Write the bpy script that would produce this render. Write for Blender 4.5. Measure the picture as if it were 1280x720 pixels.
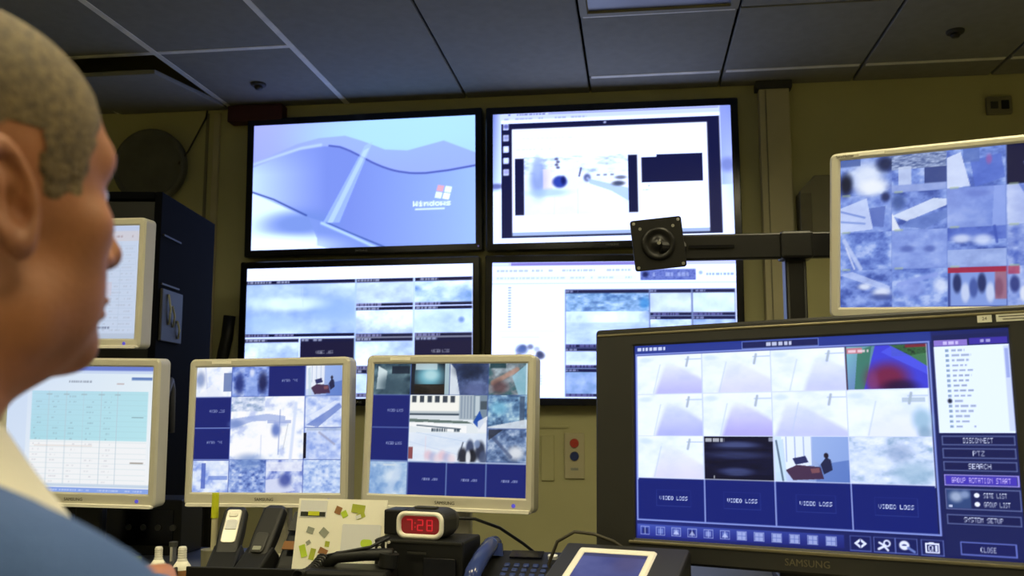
import bpy, math, random
import numpy as np
from mathutils import Matrix, Vector, Euler

for o in list(bpy.data.objects):
    bpy.data.objects.remove(o, do_unlink=True)
scene = bpy.context.scene
COL = scene.collection
RAD = math.radians

# ------------------------------------------------------------------ camera, world, exposure
CAM_Z = 1.12
cam_data = bpy.data.cameras.new('camera')
cam = bpy.data.objects.new('camera', cam_data)
COL.objects.link(cam)
cam_data.sensor_width = 36.0
cam_data.lens = 36.0 * 1150.0 / 1280.0
cam_data.clip_start = 0.02
cam_data.dof.use_dof = True
cam_data.dof.focus_distance = 2.2
cam_data.dof.aperture_fstop = 6.0
cam.location = (0, 0, CAM_Z)
cam.rotation_euler = Euler((RAD(90 + 7.05), 0, RAD(7.65)), 'XYZ')
scene.camera = cam

world = bpy.data.worlds.new('world')
scene.world = world
world.use_nodes = True
world.node_tree.nodes['Background'].inputs[0].default_value = (0.10, 0.10, 0.11, 1)
world.node_tree.nodes['Background'].inputs[1].default_value = 0.1

scene.view_settings.view_transform = 'Standard'
scene.view_settings.look = 'None'
scene.view_settings.gamma = 1.0
scene.view_settings.use_curve_mapping = False
scene.view_settings.exposure = 0.0

LAMP_STRENGTH = 22.0            # warm ceiling panels over the operator's side of the room
LAMP_COLOR = (1.0, 0.89, 0.56)
SCREEN_STRENGTH = 1.0

# ------------------------------------------------------------------ materials
def lin(c):
    c = np.asarray(c, float) / 255.0
    return np.where(c <= 0.04045, c / 12.92, ((c + 0.055) / 1.055) ** 2.4)

MATS = {}
def mat(name, rgb, rough=0.6, metal=0.0, var=0.12, scale=12.0, bump=0.0, bscale=None, spec=0.5):
    """Principled material with procedural colour variation; rgb is albedo as sRGB 0..255."""
    m = bpy.data.materials.new(name); m.use_nodes = True
    nt = m.node_tree; b = nt.nodes['Principled BSDF']
    c = lin(rgb)
    tc = nt.nodes.new('ShaderNodeTexCoord')
    no = nt.nodes.new('ShaderNodeTexNoise'); no.inputs['Scale'].default_value = scale
    no.inputs['Detail'].default_value = 4.0
    nt.links.new(tc.outputs['Object'], no.inputs['Vector'])
    rp = nt.nodes.new('ShaderNodeValToRGB')
    rp.color_ramp.elements[0].position = 0.3; rp.color_ramp.elements[1].position = 0.7
    rp.color_ramp.elements[0].color = (*np.clip(c * (1 - var), 0, 1), 1)
    rp.color_ramp.elements[1].color = (*np.clip(c * (1 + var), 0, 1), 1)
    nt.links.new(no.outputs['Fac'], rp.inputs['Fac'])
    nt.links.new(rp.outputs['Color'], b.inputs['Base Color'])
    b.inputs['Roughness'].default_value = rough
    b.inputs['Metallic'].default_value = metal
    b.inputs['Specular IOR Level'].default_value = spec
    if bump > 0:
        n2 = nt.nodes.new('ShaderNodeTexNoise'); n2.inputs['Scale'].default_value = bscale or scale * 8
        n2.inputs['Detail'].default_value = 3.0
        nt.links.new(tc.outputs['Object'], n2.inputs['Vector'])
        bp = nt.nodes.new('ShaderNodeBump'); bp.inputs['Strength'].default_value = bump
        bp.inputs['Distance'].default_value = 0.004
        nt.links.new(n2.outputs['Fac'], bp.inputs['Height'])
        nt.links.new(bp.outputs['Normal'], b.inputs['Normal'])
    MATS[name] = m
    return m

def emit_mat(name, rgb, strength):
    m = bpy.data.materials.new(name); m.use_nodes = True
    b = m.node_tree.nodes['Principled BSDF']
    b.inputs['Base Color'].default_value = (0.02, 0.02, 0.02, 1)
    b.inputs['Roughness'].default_value = 0.4
    b.inputs['Emission Color'].default_value = (*rgb, 1)
    b.inputs['Emission Strength'].default_value = strength
    MATS[name] = m
    return m

mat('wall_paint', (194, 190, 142), 0.85, var=0.04, scale=3, bump=0.08, bscale=160)
mat('ceiling_tile', (134, 134, 126), 0.9, var=0.06, scale=25, bump=0.25, bscale=220)
mat('plenum', (14, 14, 14), 0.95)
mat('grid_bar', (235, 232, 220), 0.6)
mat('floor_carpet', (138, 128, 100), 0.95, bump=0.4, bscale=400)
mat('beige_plastic', (198, 193, 174), 0.42, var=0.02, scale=20)
mat('beige_pale', (244, 238, 220), 0.4, var=0.02)
mat('black_plastic', (20, 20, 18), 0.5, var=0.08, spec=0.4)
mat('black_gloss', (10, 10, 16), 0.18, var=0.02)
mat('charcoal', (40, 39, 34), 0.5, var=0.05)
mat('bronze_trim', (120, 112, 84), 0.35, metal=0.4)
mat('black_metal', (26, 25, 23), 0.38, metal=0.35)
mat('rack_blue_black', (8, 9, 14), 0.9, spec=0.1)
mat('screw_metal', (190, 188, 180), 0.3, metal=0.9)
mat('dark_grey', (58, 58, 54), 0.6)
mat('disc_grey', (104, 104, 96), 0.7)
mat('white_plastic', (232, 228, 212), 0.45, var=0.02)
mat('box_grey', (128, 124, 100), 0.6, var=0.04)
mat('trunking', (196, 188, 150), 0.6, var=0.03)
mat('side_face_grey', (104, 100, 80), 0.6)
mat('dark_red', (70, 26, 22), 0.6)
mat('red_plastic', (190, 60, 40), 0.45)
mat('blue_plastic', (40, 56, 110), 0.45)
mat('desk_laminate', (74, 78, 88), 0.45, var=0.05, scale=30)
mat('desk_edge', (34, 34, 36), 0.5)
mat('paper', (244, 240, 222), 0.85, var=0.02)
mat('paper_grey', (220, 220, 220), 0.85, var=0.02)
mat('silver', (196, 192, 178), 0.35, metal=0.35)
mat('yellow_green', (206, 210, 40), 0.4)
mat('olive_print', (170, 178, 60), 0.8)
mat('green_print', (186, 210, 60), 0.8)
mat('brown_print', (150, 104, 60), 0.8)
mat('grey_print', (150, 152, 138), 0.8)
mat('black_print', (40, 42, 30), 0.8)
mat('ink', (70, 66, 54), 0.7)
mat('pale_ink', (225, 222, 205), 0.6)
mat('handset_blue', (52, 66, 120), 0.16, var=0.05)
mat('cable_black', (16, 16, 15), 0.5)
mat('dark_cord', (60, 54, 36), 0.6)
mat('chair_fabric', (34, 36, 44), 0.9, bump=0.4, bscale=500)
mat('skin', (164, 106, 70), 0.55, var=0.16, scale=26, bump=0.12, bscale=260)
mat('shirt_blue', (70, 100, 158), 0.85, var=0.07, scale=9, bump=0.35, bscale=420)
mat('collar_white', (242, 236, 220), 0.85, var=0.03, bump=0.15, bscale=500)
mat('trouser', (40, 42, 50), 0.9)
mat('shoe', (20, 18, 17), 0.4)
mat('eye_white', (225, 220, 212), 0.2)
mat('label_white', (226, 224, 206), 0.7, var=0.02)
mat('diffuser_off', (120, 126, 150), 0.3, var=0.02)
mat('key_grey', (92, 94, 100), 0.5)
mat('green_felt', (98, 112, 30), 0.7)
emit_mat('lamp_diffuser', LAMP_COLOR, LAMP_STRENGTH)
emit_mat('led_blue', (0.10, 0.08, 0.65), 0.9)
emit_mat('led_red', (0.8, 0.015, 0.03), 0.75)
emit_mat('led_red_dim', (0.30, 0.004, 0.008), 0.55)
emit_mat('led_dim', (0.25, 0.2, 0.6), 0.5)

def hair_material():
    m = bpy.data.materials.new('cropped_hair'); m.use_nodes = True
    nt = m.node_tree; b = nt.nodes['Principled BSDF']
    tc = nt.nodes.new('ShaderNodeTexCoord')
    n1 = nt.nodes.new('ShaderNodeTexNoise'); n1.inputs['Scale'].default_value = 150; n1.inputs['Detail'].default_value = 6
    n1.inputs['Roughness'].default_value = 0.75
    nt.links.new(tc.outputs['Object'], n1.inputs['Vector'])
    rp = nt.nodes.new('ShaderNodeValToRGB')
    e = rp.color_ramp.elements
    e[0].position = 0.36; e[0].color = (*lin((66, 54, 34)), 1)
    e[1].position = 0.64; e[1].color = (*lin((132, 111, 74)), 1)
    nt.links.new(n1.outputs['Fac'], rp.inputs['Fac'])
    nt.links.new(rp.outputs['Color'], b.inputs['Base Color'])
    b.inputs['Roughness'].default_value = 0.75
    n2 = nt.nodes.new('ShaderNodeTexNoise'); n2.inputs['Scale'].default_value = 420
    nt.links.new(tc.outputs['Object'], n2.inputs['Vector'])
    bp = nt.nodes.new('ShaderNodeBump'); bp.inputs['Strength'].default_value = 0.7; bp.inputs['Distance'].default_value = 0.003
    nt.links.new(n2.outputs['Fac'], bp.inputs['Height']); nt.links.new(bp.outputs['Normal'], b.inputs['Normal'])
    MATS['cropped_hair'] = m
hair_material()

def screen_material():
    m = bpy.data.materials.new('lit_display'); m.use_nodes = True
    nt = m.node_tree; b = nt.nodes['Principled BSDF']
    at = nt.nodes.new('ShaderNodeAttribute'); at.attribute_name = 'picture'; at.attribute_type = 'GEOMETRY'
    b.inputs['Base Color'].default_value = (0.006, 0.006, 0.008, 1)
    b.inputs['Roughness'].default_value = 0.35
    b.inputs['Specular IOR Level'].default_value = 0.3
    nt.links.new(at.outputs['Color'], b.inputs['Emission Color'])
    b.inputs['Emission Strength'].default_value = SCREEN_STRENGTH
    MATS['lit_display'] = m
screen_material()

# ------------------------------------------------------------------ mesh helpers
def tag(o, label=None, cat=None, group=None, kind=None):
    if label: o['label'] = label
    if cat: o['category'] = cat
    if group: o['group'] = group
    if kind: o['kind'] = kind
    return o

def empty(name, loc=(0, 0, 0), rz=0.0, label=None, cat=None, group=None):
    o = bpy.data.objects.new(name, None); COL.objects.link(o)
    o.location = loc; o.rotation_euler = (0, 0, rz); o.empty_display_size = 0.05
    return tag(o, label, cat, group)

def link(name, me, m, parent=None, M=None, smooth=False, bevel=0.0, seg=2):
    o = bpy.data.objects.new(name, me); COL.objects.link(o)
    if m: me.materials.append(MATS[m])
    if parent: o.parent = parent
    if M is not None: o.matrix_basis = M
    if smooth:
        me.polygons.foreach_set('use_smooth', [True] * len(me.polygons))
    if bevel > 0:
        md = o.modifiers.new('bevel', 'BEVEL'); md.width = bevel; md.segments = seg
        md.limit_method = 'ANGLE'; md.angle_limit = RAD(40)
    return o

class MB:
    def __init__(s): s.v = []; s.f = []
    def add(s, vs, fs):
        n = len(s.v); s.v += [tuple(p) for p in vs]; s.f += [tuple(i + n for i in f) for f in fs]
        return s
    def box(s, c, d, R=None):
        c = Vector(c); vs = []
        for x in (-.5, .5):
            for y in (-.5, .5):
                for z in (-.5, .5):
                    p = Vector((x * d[0], y * d[1], z * d[2]))
                    if R is not None: p = R @ p
                    vs.append(c + p)
        return s.add(vs, [(0, 1, 3, 2), (4, 6, 7, 5), (0, 4, 5, 1), (2, 3, 7, 6), (0, 2, 6, 4), (1, 5, 7, 3)])
    def cyl(s, p0, p1, r0, r1=None, n=20, caps=True):
        r1 = r0 if r1 is None else r1
        p0 = Vector(p0); p1 = Vector(p1); d = (p1 - p0).normalized()
        a = d.orthogonal().normalized(); b = d.cross(a)
        vs = []
        for p, r in ((p0, r0), (p1, r1)):
            for i in range(n):
                t = 2 * math.pi * i / n
                vs.append(p + (a * math.cos(t) + b * math.sin(t)) * r)
        fs = [(i, (i + 1) % n, n + (i + 1) % n, n + i) for i in range(n)]
        if caps: fs += [tuple(range(n - 1, -1, -1)), tuple(range(n, 2 * n))]
        return s.add(vs, fs)
    def tube(s, pts, r, n=8):
        pts = [Vector(p) for p in pts]; vs = []; fs = []; a = None
        for i, p in enumerate(pts):
            d = (pts[min(i + 1, len(pts) - 1)] - pts[max(i - 1, 0)]).normalized()
            if a is None: a = d.orthogonal().normalized()
            a = (a - d * a.dot(d)).normalized(); b = d.cross(a)
            for k in range(n):
                t = 2 * math.pi * k / n
                vs.append(p + (a * math.cos(t) + b * math.sin(t)) * r)
        for i in range(len(pts) - 1):
            for k in range(n):
                fs.append((i * n + k, i * n + (k + 1) % n, (i + 1) * n + (k + 1) % n, (i + 1) * n + k))
        m = len(pts) - 1
        fs += [tuple(range(n - 1, -1, -1)), tuple(range(m * n, m * n + n))]
        return s.add(vs, fs)
    def lathe(s, prof, n=28, M=None, close=False):
        """profile of (r, z) about z"""
        vs = []; fs = []; k = len(prof)
        for i in range(n):
            t = 2 * math.pi * i / n
            for r, z in prof:
                p = Vector((r * math.cos(t), r * math.sin(t), z))
                vs.append(M @ p if M is not None else p)
        for i in range(n):
            j = (i + 1) % n
            for q in range(k - 1 + (1 if close else 0)):
                q2 = (q + 1) % k
                fs.append((i * k + q, j * k + q, j * k + q2, i * k + q2))
        return s.add(vs, fs)
    def prism(s, poly, y0, y1):
        """poly in (x,z), counter-clockwise seen from -y"""
        n = len(poly)
        vs = [(x, y0, z) for x, z in poly] + [(x, y1, z) for x, z in poly]
        fs = [tuple(range(n)), tuple(range(2 * n - 1, n - 1, -1))]
        fs += [((i + 1) % n, i, n + i, n + (i + 1) % n) for i in range(n)]
        return s.add(vs, fs)
    def prism_x(s, poly, x0, x1):
        """poly in (y,z) extruded along x"""
        n = len(poly)
        vs = [(x0, y, z) for y, z in poly] + [(x1, y, z) for y, z in poly]
        fs = [tuple(range(n - 1, -1, -1)), tuple(range(n, 2 * n))]
        fs += [(i, (i + 1) % n, n + (i + 1) % n, n + i) for i in range(n)]
        return s.add(vs, fs)
    def mesh(s, name):
        me = bpy.data.meshes.new(name); me.from_pydata(s.v, [], s.f); me.validate(); me.update()
        return me
    def build(s, name, m, parent=None, M=None, smooth=False, bevel=0.0, seg=2):
        return link(name, s.mesh(name), m, parent, M, smooth, bevel, seg)

def rr(w, h, r, n=5, cx=0.0, cz=0.0):
    """rounded rectangle loop (x,z), counter-clockwise"""
    out = []
    for sx, sz, a0 in ((1, -1, -90), (1, 1, 0), (-1, 1, 90), (-1, -1, 180)):
        for i in range(n + 1):
            a = RAD(a0 + 90 * i / n)
            out.append((cx + sx * (w / 2 - r) + r * math.cos(a), cz + sz * (h / 2 - r) + r * math.sin(a)))
    return out

def loft(mb, loops, cap0=True, cap1=True):
    n = len(loops[0]); vs = [p for l in loops for p in l]; fs = []
    for i in range(len(loops) - 1):
        for k in range(n):
            fs.append((i * n + k, i * n + (k + 1) % n, (i + 1) * n + (k + 1) % n, (i + 1) * n + k))
    if cap0: fs.append(tuple(range(n - 1, -1, -1)))
    if cap1: m = (len(loops) - 1) * n; fs.append(tuple(range(m, m + n)))
    mb.add(vs, fs); return mb

def lp(loop, y): return [(x, y, z) for x, z in loop]

def frame_mesh(W, H, r, iw, ih, icx, icz, depth, cham=0.004, lip=0.004):
    """bezel ring facing -y: outer W x H around origin, opening iw x ih centred icx,icz; front at y=0"""
    mb = MB()
    loft(mb, [lp(rr(iw, ih, 0.0015, 5, icx, icz), 0.012),
              lp(rr(iw, ih, 0.0015, 5, icx, icz), lip * .6),
              lp(rr(iw + 2 * lip, ih + 2 * lip, 0.003, 5, icx, icz), 0.0),
              lp(rr(W - 2 * cham, H - 2 * cham, max(r - cham, .001)), 0.0),
              lp(rr(W, H, r), cham),
              lp(rr(W, H, r), depth),
              lp(rr(W - .02, H - .02, max(r - .008, .001)), depth + .004)], False, True)
    return mb

def text_mesh(name, s, size, m, parent, M, extrude=0.0003, align='CENTER'):
    cu = bpy.data.curves.new(name, 'FONT'); cu.body = s; cu.size = size; cu.extrude = extrude
    cu.align_x = align; cu.align_y = 'CENTER'; cu.resolution_u = 2
    t = bpy.data.objects.new(name + '_tmp', cu); COL.objects.link(t)
    dg = bpy.context.evaluated_depsgraph_get()
    me = bpy.data.meshes.new_from_object(t.evaluated_get(dg)); me.name = name
    bpy.data.objects.remove(t, do_unlink=True)
    # text lies in xy: turn upright, facing -y
    return link(name, me, m, parent, M @ Matrix.Rotation(RAD(90), 4, 'X'))

def T(x, y, z): return Matrix.Translation((x, y, z))
def RX(d): return Matrix.Rotation(RAD(d), 4, 'X')
def RY(d): return Matrix.Rotation(RAD(d), 4, 'Y')
def RZ(d): return Matrix.Rotation(RAD(d), 4, 'Z')

# ------------------------------------------------------------------ screen pictures (point colours on a fine grid)
FONT = {
 'A':'0E11111F111111','B':'1E11111E11111E','C':'0E11101010110E','D':'1E11111111111E','E':'1F10101E10101F','F':'1F10101E101010',
 'G':'0E11101713110E','H':'1111111F111111','I':'0E04040404040E','J':'0702020202120C','K':'11121418141211','L':'1010101010101F',
 'M':'111B1515111111','N':'11191513111111','O':'0E11111111110E','P':'1E11111E101010','Q':'0E11111115120D','R':'1E11111E141211',
 'S':'0F10100E01011E','T':'1F040404040404','U':'1111111111110E','V':'11111111110A04','W':'11111115151B11','X':'11110A040A1111',
 'Y':'11110A04040404','Z':'1F01020408101F',' ':'00000000000000',
 'w':'00001111151B11','i':'04000C0404040E','n':'00001619111111','d':'01010D1311130D','o':'00000E1111110E','s':'00000F100E011E',
 'x':'0000110A040A11','p':'00001E111E1010'}

def smooth(a, b, x):
    t = np.clip((x - a) / (b - a + 1e-9), 0, 1); return t * t * (3 - 2 * t)

class Canvas:
    def __init__(s, W, H, bg=(0, 0, 0), ss=2):
        s.W, s.H, s.ss = W, H, ss
        h, w = H * ss, W * ss
        s.a = np.zeros((h, w, 3)) + np.array(bg, float)
        s.h, s.w = h, w
    def sl(s, u0, v0, u1, v1):
        x0 = int(round(np.clip(min(u0, u1), 0, 1) * s.w)); x1 = int(round(np.clip(max(u0, u1), 0, 1) * s.w))
        y0 = int(round(np.clip(min(v0, v1), 0, 1) * s.h)); y1 = int(round(np.clip(max(v0, v1), 0, 1) * s.h))
        if x1 <= x0: x1 = min(x0 + 1, s.w); x0 = x1 - 1
        if y1 <= y0: y1 = min(y0 + 1, s.h); y0 = y1 - 1
        return slice(y0, y1), slice(x0, x1)
    def uv(s, sl):
        ys, xs = sl
        v, u = np.mgrid[ys.start:ys.stop, xs.start:xs.stop]
        return (u + .5) / s.w, (v + .5) / s.h
    def blend(s, sl, col, a):
        col = np.asarray(col, float)
        if np.ndim(a) == 2: a = a[..., None]
        s.a[sl] = s.a[sl] * (1 - a) + col * a
    def rect(s, u0, v0, u1, v1, col, a=1.0):
        s.blend(s.sl(u0, v0, u1, v1), col, a); return s
    def grad(s, u0, v0, u1, v1, c00, c10, c01, c11, a=1.0):
        sl = s.sl(u0, v0, u1, v1); u, v = s.uv(sl)
        u = ((u - u0) / (u1 - u0))[..., None]; v = ((v - v0) / (v1 - v0))[..., None]
        c = (np.array(c00) * (1 - u) + np.array(c10) * u) * (1 - v) + (np.array(c01) * (1 - u) + np.array(c11) * u) * v
        s.blend(sl, c, a); return s
    def box(s, u0, v0, u1, v1, col, t=0.003, a=1.0):
        tv = t * s.w / s.h
        s.rect(u0, v0, u1, v0 + tv, col, a); s.rect(u0, v1 - tv, u1, v1, col, a)
        s.rect(u0, v0, u0 + t, v1, col, a); s.rect(u1 - t, v0, u1, v1, col, a); return s
    def blob(s, u, v, ru, rv, col, a=1.0, soft=1.0, clip=None):
        c = clip or (0, 0, 1, 1)
        sl = s.sl(max(u - 1.6 * ru, c[0]), max(v - 1.6 * rv, c[1]), min(u + 1.6 * ru, c[2]), min(v + 1.6 * rv, c[3]))
        U, V = s.uv(sl); d = np.sqrt(((U - u) / ru) ** 2 + ((V - v) / rv) ** 2)
        s.blend(sl, col, a * (1 - smooth(1 - .6 * soft, 1 + .6 * soft, d))); return s
    def poly(s, pts, col, a=1.0, clip=None):
        p = np.array(pts, float)
        sl = s.sl(p[:, 0].min(), p[:, 1].min(), p[:, 0].max(), p[:, 1].max()); U, V = s.uv(sl)
        ins = np.zeros(U.shape, bool); n = len(p)
        for i in range(n):
            x0, y0 = p[i]; x1, y1 = p[(i + 1) % n]
            if y0 == y1: continue
            c = ((y0 > V) != (y1 > V)) & (U < (x1 - x0) * (V - y0) / (y1 - y0) + x0); ins ^= c
        s.blend(sl, col, ins.astype(float) * a); return s
    def line(s, pts, w, col, a=1.0, soft=.5):
        """w as a fraction of width"""
        asp = s.h / s.w
        p = np.array(pts, float); m = w * 2
        sl = s.sl(p[:, 0].min() - m, p[:, 1].min() - m / asp, p[:, 0].max() + m, p[:, 1].max() + m / asp)
        U, V = s.uv(sl); V = V * asp; best = np.full(U.shape, 9.)
        for i in range(len(p) - 1):
            ax, ay = p[i][0], p[i][1] * asp; bx, by = p[i + 1][0] - ax, p[i + 1][1] * asp - ay
            t = np.clip(((U - ax) * bx + (V - ay) * by) / (bx * bx + by * by + 1e-12), 0, 1)
            best = np.minimum(best, np.hypot(U - ax - t * bx, V - ay - t * by))
        s.blend(sl, col, a * (1 - smooth(w / 2 * (1 - soft), w / 2 * (1 + soft), best))); return s
    def fbm(s, sl, n=4, octs=4, seed=0, stretch=1.0):
        ys, xs = sl; h = ys.stop - ys.start; w = xs.stop - xs.start
        rng = np.random.RandomState(seed); out = np.zeros((h, w)); amp = 1.0; tot = 0
        for o in range(octs):
            gx = max(2, int(n * 2 ** o)); gy = max(2, int(n * stretch * 2 ** o))
            g = rng.rand(gy + 2, gx + 2)
            y = np.linspace(0, gy, h); x = np.linspace(0, gx, w)
            yi = np.minimum(y.astype(int), gy); xi = np.minimum(x.astype(int), gx)
            fy = (y - yi); fy = (fy * fy * (3 - 2 * fy))[:, None]; fx = (x - xi); fx = (fx * fx * (3 - 2 * fx))[None]
            q = (g[yi][:, xi] * (1 - fy) + g[yi + 1][:, xi] * fy) * (1 - fx) + (g[yi][:, xi + 1] * (1 - fy) + g[yi + 1][:, xi + 1] * fy) * fx
            out += q * amp; tot += amp; amp *= .55
        return out / tot
    def noise(s, u0, v0, u1, v1, cols, n=4, seed=0, stretch=1.0, lo=.2, hi=.8, a=1.0, octs=5):
        n = n * 1.4
        sl = s.sl(u0, v0, u1, v1); f = np.clip((s.fbm(sl, n, octs, seed, stretch) - lo) / (hi - lo), 0, 1)
        k = len(cols) - 1; x = f * k; i = np.minimum(x.astype(int), k - 1); t = (x - i)[..., None]
        c = np.array(cols, float); s.blend(sl, c[i] * (1 - t) + c[i + 1] * t, a); return s
    def text(s, st, u, v, hgt, col, wid=None, center=True, a=1.0):
        """hgt in v units; wid total in u units"""
        bits = np.zeros((7, 6 * len(st) - 1))
        for i, ch in enumerate(st):
            code = FONT.get(ch) or FONT.get(ch.upper(), FONT[' '])
            for r in range(7):
                b = int(code[2 * r:2 * r + 2], 16)
                for q in range(5):
                    if b >> (4 - q) & 1: bits[r, i * 6 + q] = 1
        if wid is None: wid = hgt * s.h / s.w * bits.shape[1] / 7
        u0 = u - wid / 2 if center else u
        sl = s.sl(u0, v - hgt / 2, u0 + wid, v + hgt / 2); U, V = s.uv(sl)
        x = np.clip(((U - u0) / wid * bits.shape[1]).astype(int), 0, bits.shape[1] - 1)
        y = np.clip(((V - v + hgt / 2) / hgt * 7).astype(int), 0, 6)
        s.blend(sl, col, bits[y, x] * a); return s
    def dashes(s, u0, u1, v, hgt, col, seed=0, a=.6, frac=.7):
        rng = np.random.RandomState(seed); x = u0
        while x < u1:
            l = rng.uniform(.006, .02)
            if rng.rand() < frac: s.rect(x, v - hgt / 2, min(x + l, u1), v + hgt / 2, col, a)
            x += l + .004
        return s
    def grain(s, amt=6, seed=1):
        s.a += np.random.RandomState(seed).normal(0, amt, s.a.shape[:2])[..., None]; return s
    def colors(s, gamma_gain=1.0, boost=1.0):
        q = s.a.reshape(s.H, s.ss, s.W, s.ss, 3).mean((1, 3))
        c = lin(np.clip(q, 0, 255)) * gamma_gain
        lum = c @ np.array((.3, .5, .2)); w = smooth(.35, .9, lum)[..., None]      # the backlight drives whites past the exposure, bluish
        return c * (1 + w * boost * np.array((.15, .35, 1.1)))

def screen_part(cv, w, h, parent, M, name='screen', gain=1.0, boost=0.0):
    """flat display panel facing -y, the picture as one colour per grid point"""
    W, H = cv.W, cv.H
    c = cv.colors(gain, boost)
    xs = np.linspace(-w / 2, w / 2, W); zs = np.linspace(h / 2, -h / 2, H)
    co = np.zeros((H, W, 3)); co[..., 0] = xs[None]; co[..., 2] = zs[:, None]
    idx = np.arange(H * W).reshape(H, W)
    f = np.stack([idx[1:, :-1], idx[1:, 1:], idx[:-1, 1:], idx[:-1, :-1]], -1).reshape(-1, 4)
    me = bpy.data.meshes.new(name)
    me.vertices.add(H * W); me.vertices.foreach_set('co', co.ravel())
    me.loops.add(f.size); me.loops.foreach_set('vertex_index', f.ravel().astype(np.int32))
    me.polygons.add(len(f)); me.polygons.foreach_set('loop_start', np.arange(0, f.size, 4, dtype=np.int32))
    me.update(calc_edges=True)
    at = me.color_attributes.new('picture', 'FLOAT_COLOR', 'POINT')
    rgba = np.ones((H * W, 4), np.float32); rgba[:, :3] = c.reshape(-1, 3)
    at.data.foreach_set('color', rgba.ravel())
    return link(name, me, 'lit_display', parent, M)

NAVY = (24, 34, 112)
def loss(c, u0, v0, u1, v1, col=NAVY, size=.05, off=(0, 0), bracket=False):
    c.rect(u0, v0, u1, v1, col)
    cu, cv = (u0 + u1) / 2 + off[0], (v0 + v1) / 2 + off[1]
    wd = (u1 - u0) * .42
    c.text('VIDEO LOSS', cu, cv, size, (205, 215, 245), wid=wd)
    if bracket: c.box(cu - wd * .62, cv - size * 2.2, cu + wd * .62, cv + size * 2.2, (50, 66, 150), .0016, .7)

# --- pictures of the individual displays
def pic_wallpaper():
    c = Canvas(288, 162, ss=2); sl = c.sl(0, 0, 1, 1); U, V = c.uv(sl)
    c.grad(0, 0, 1, 1, (172, 178, 255), (176, 214, 255), (150, 170, 250), (170, 205, 255))
    # pale sky glow right of centre
    c.blob(.66, .10, .38, .22, (178, 222, 255), .8)
    top2 = np.interp(U, [0, .2, .3, .42, .5, .6, .7, .86, 1.0], [.30, .16, .12, .11, .16, .235, .25, .185, .29])
    a = smooth(0, .012, V - top2); c.blend(sl, (156, 174, 248), a * .75)
    top1 = np.interp(U, [0, .1, .2, .33, .40, .45, .5, .55, .6, .65, .72, .78, .88, 1.0], [.33, .27, .21, .185, .205, .245, .295, .345, .385, .415, .437, .44, .425, .395])
    under = smooth(0, .015, V - top1)
    body = np.array((128, 152, 246))[None, None] * np.ones(c.a.shape)
    lightr = np.clip((U - .45) / .55, 0, 1)[..., None]
    body = body * (1 - lightr * .75) + np.array((172, 206, 252)) * lightr * .75
    leftl = (np.clip(1 - U / .34, 0, 1) * np.clip(1.25 - abs(V - .5) / .4, 0, 1))[..., None]
    body = body * (1 - leftl * .9) + np.array((206, 224, 255)) * leftl * .9
    s = under[..., None]; c.a = c.a * (1 - s) + body * s
    # white flank bottom-left and cast fold
    l1 = .535 + U * .80
    a = smooth(0, .02, V - l1) * (U < .30)
    c.blend(sl, (228, 240, 255), a * .95)
    c.blob(.22, .80, .16, .10, (118, 150, 240), .9)
    c.poly([(.26, .75), (.33, .79), (.62, 1.0), (.32, 1.0)], (132, 160, 244), .9)
    c.poly([(0, .90), (.2, .93), (.36, 1.0), (0, 1.0)], (236, 246, 255), .9)
    c.blob(.04, .98, .3, .09, (244, 250, 255), .9)
    c.line([(0, .535), (.10, .60), (.25, .735)], .007, (52, 78, 176), .9, .9)
    c.line([(.34, .795), (.45, .885), (.60, 1.0)], .006, (60, 90, 190), .9, .9)
    c.line([(.32, .80), (.45, .905), (.56, 1.0)], .012, (196, 222, 255), .8, .9)
    # dark ridge line
    xs = np.linspace(.30, 1.0, 30); ys = np.interp(xs, [0, .1, .2, .33, .40, .45, .5, .55, .6, .65, .72, .78, .88, 1.0], [.33, .27, .21, .185, .205, .245, .295, .345, .385, .415, .437, .44, .425, .395])
    c.line(list(zip(xs[2:], ys[2:])), .008, (66, 84, 196), .85, .8)
    c.line([(0, .315), (.12, .25), (.22, .2), (.31, .18)], .012, (200, 220, 255), .6, .9)
    # light beam
    c.poly([(.51, .20), (.545, .175), (.40, .80), (.325, .80)], (176, 204, 255), .62)
    c.poly([(.505, .24), (.53, .22), (.37, .80), (.345, .80)], (206, 226, 255), .5)
    # emblem: four waving panes, with the word beneath
    for i, (du, dv, col) in enumerate([(0, 0, (236, 176, 186)), (.034, .010, (236, 246, 246)), (-.008, .052, (232, 240, 255)), (.026, .062, (250, 248, 236))]):
        u, v = .835 + du, .535 + dv
        c.poly([(u, v), (u + .028, v + .01), (u + .021, v + .056), (u - .007, v + .046)], col)
    c.text('Windows', .808, .676, .046, (250, 252, 255), wid=.165); c.rect(.727, .66, .889, .695, (240, 246, 255), .35)
    c.rect(.735, .712, .865, .724, (236, 242, 255), .85)
    return c

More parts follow.
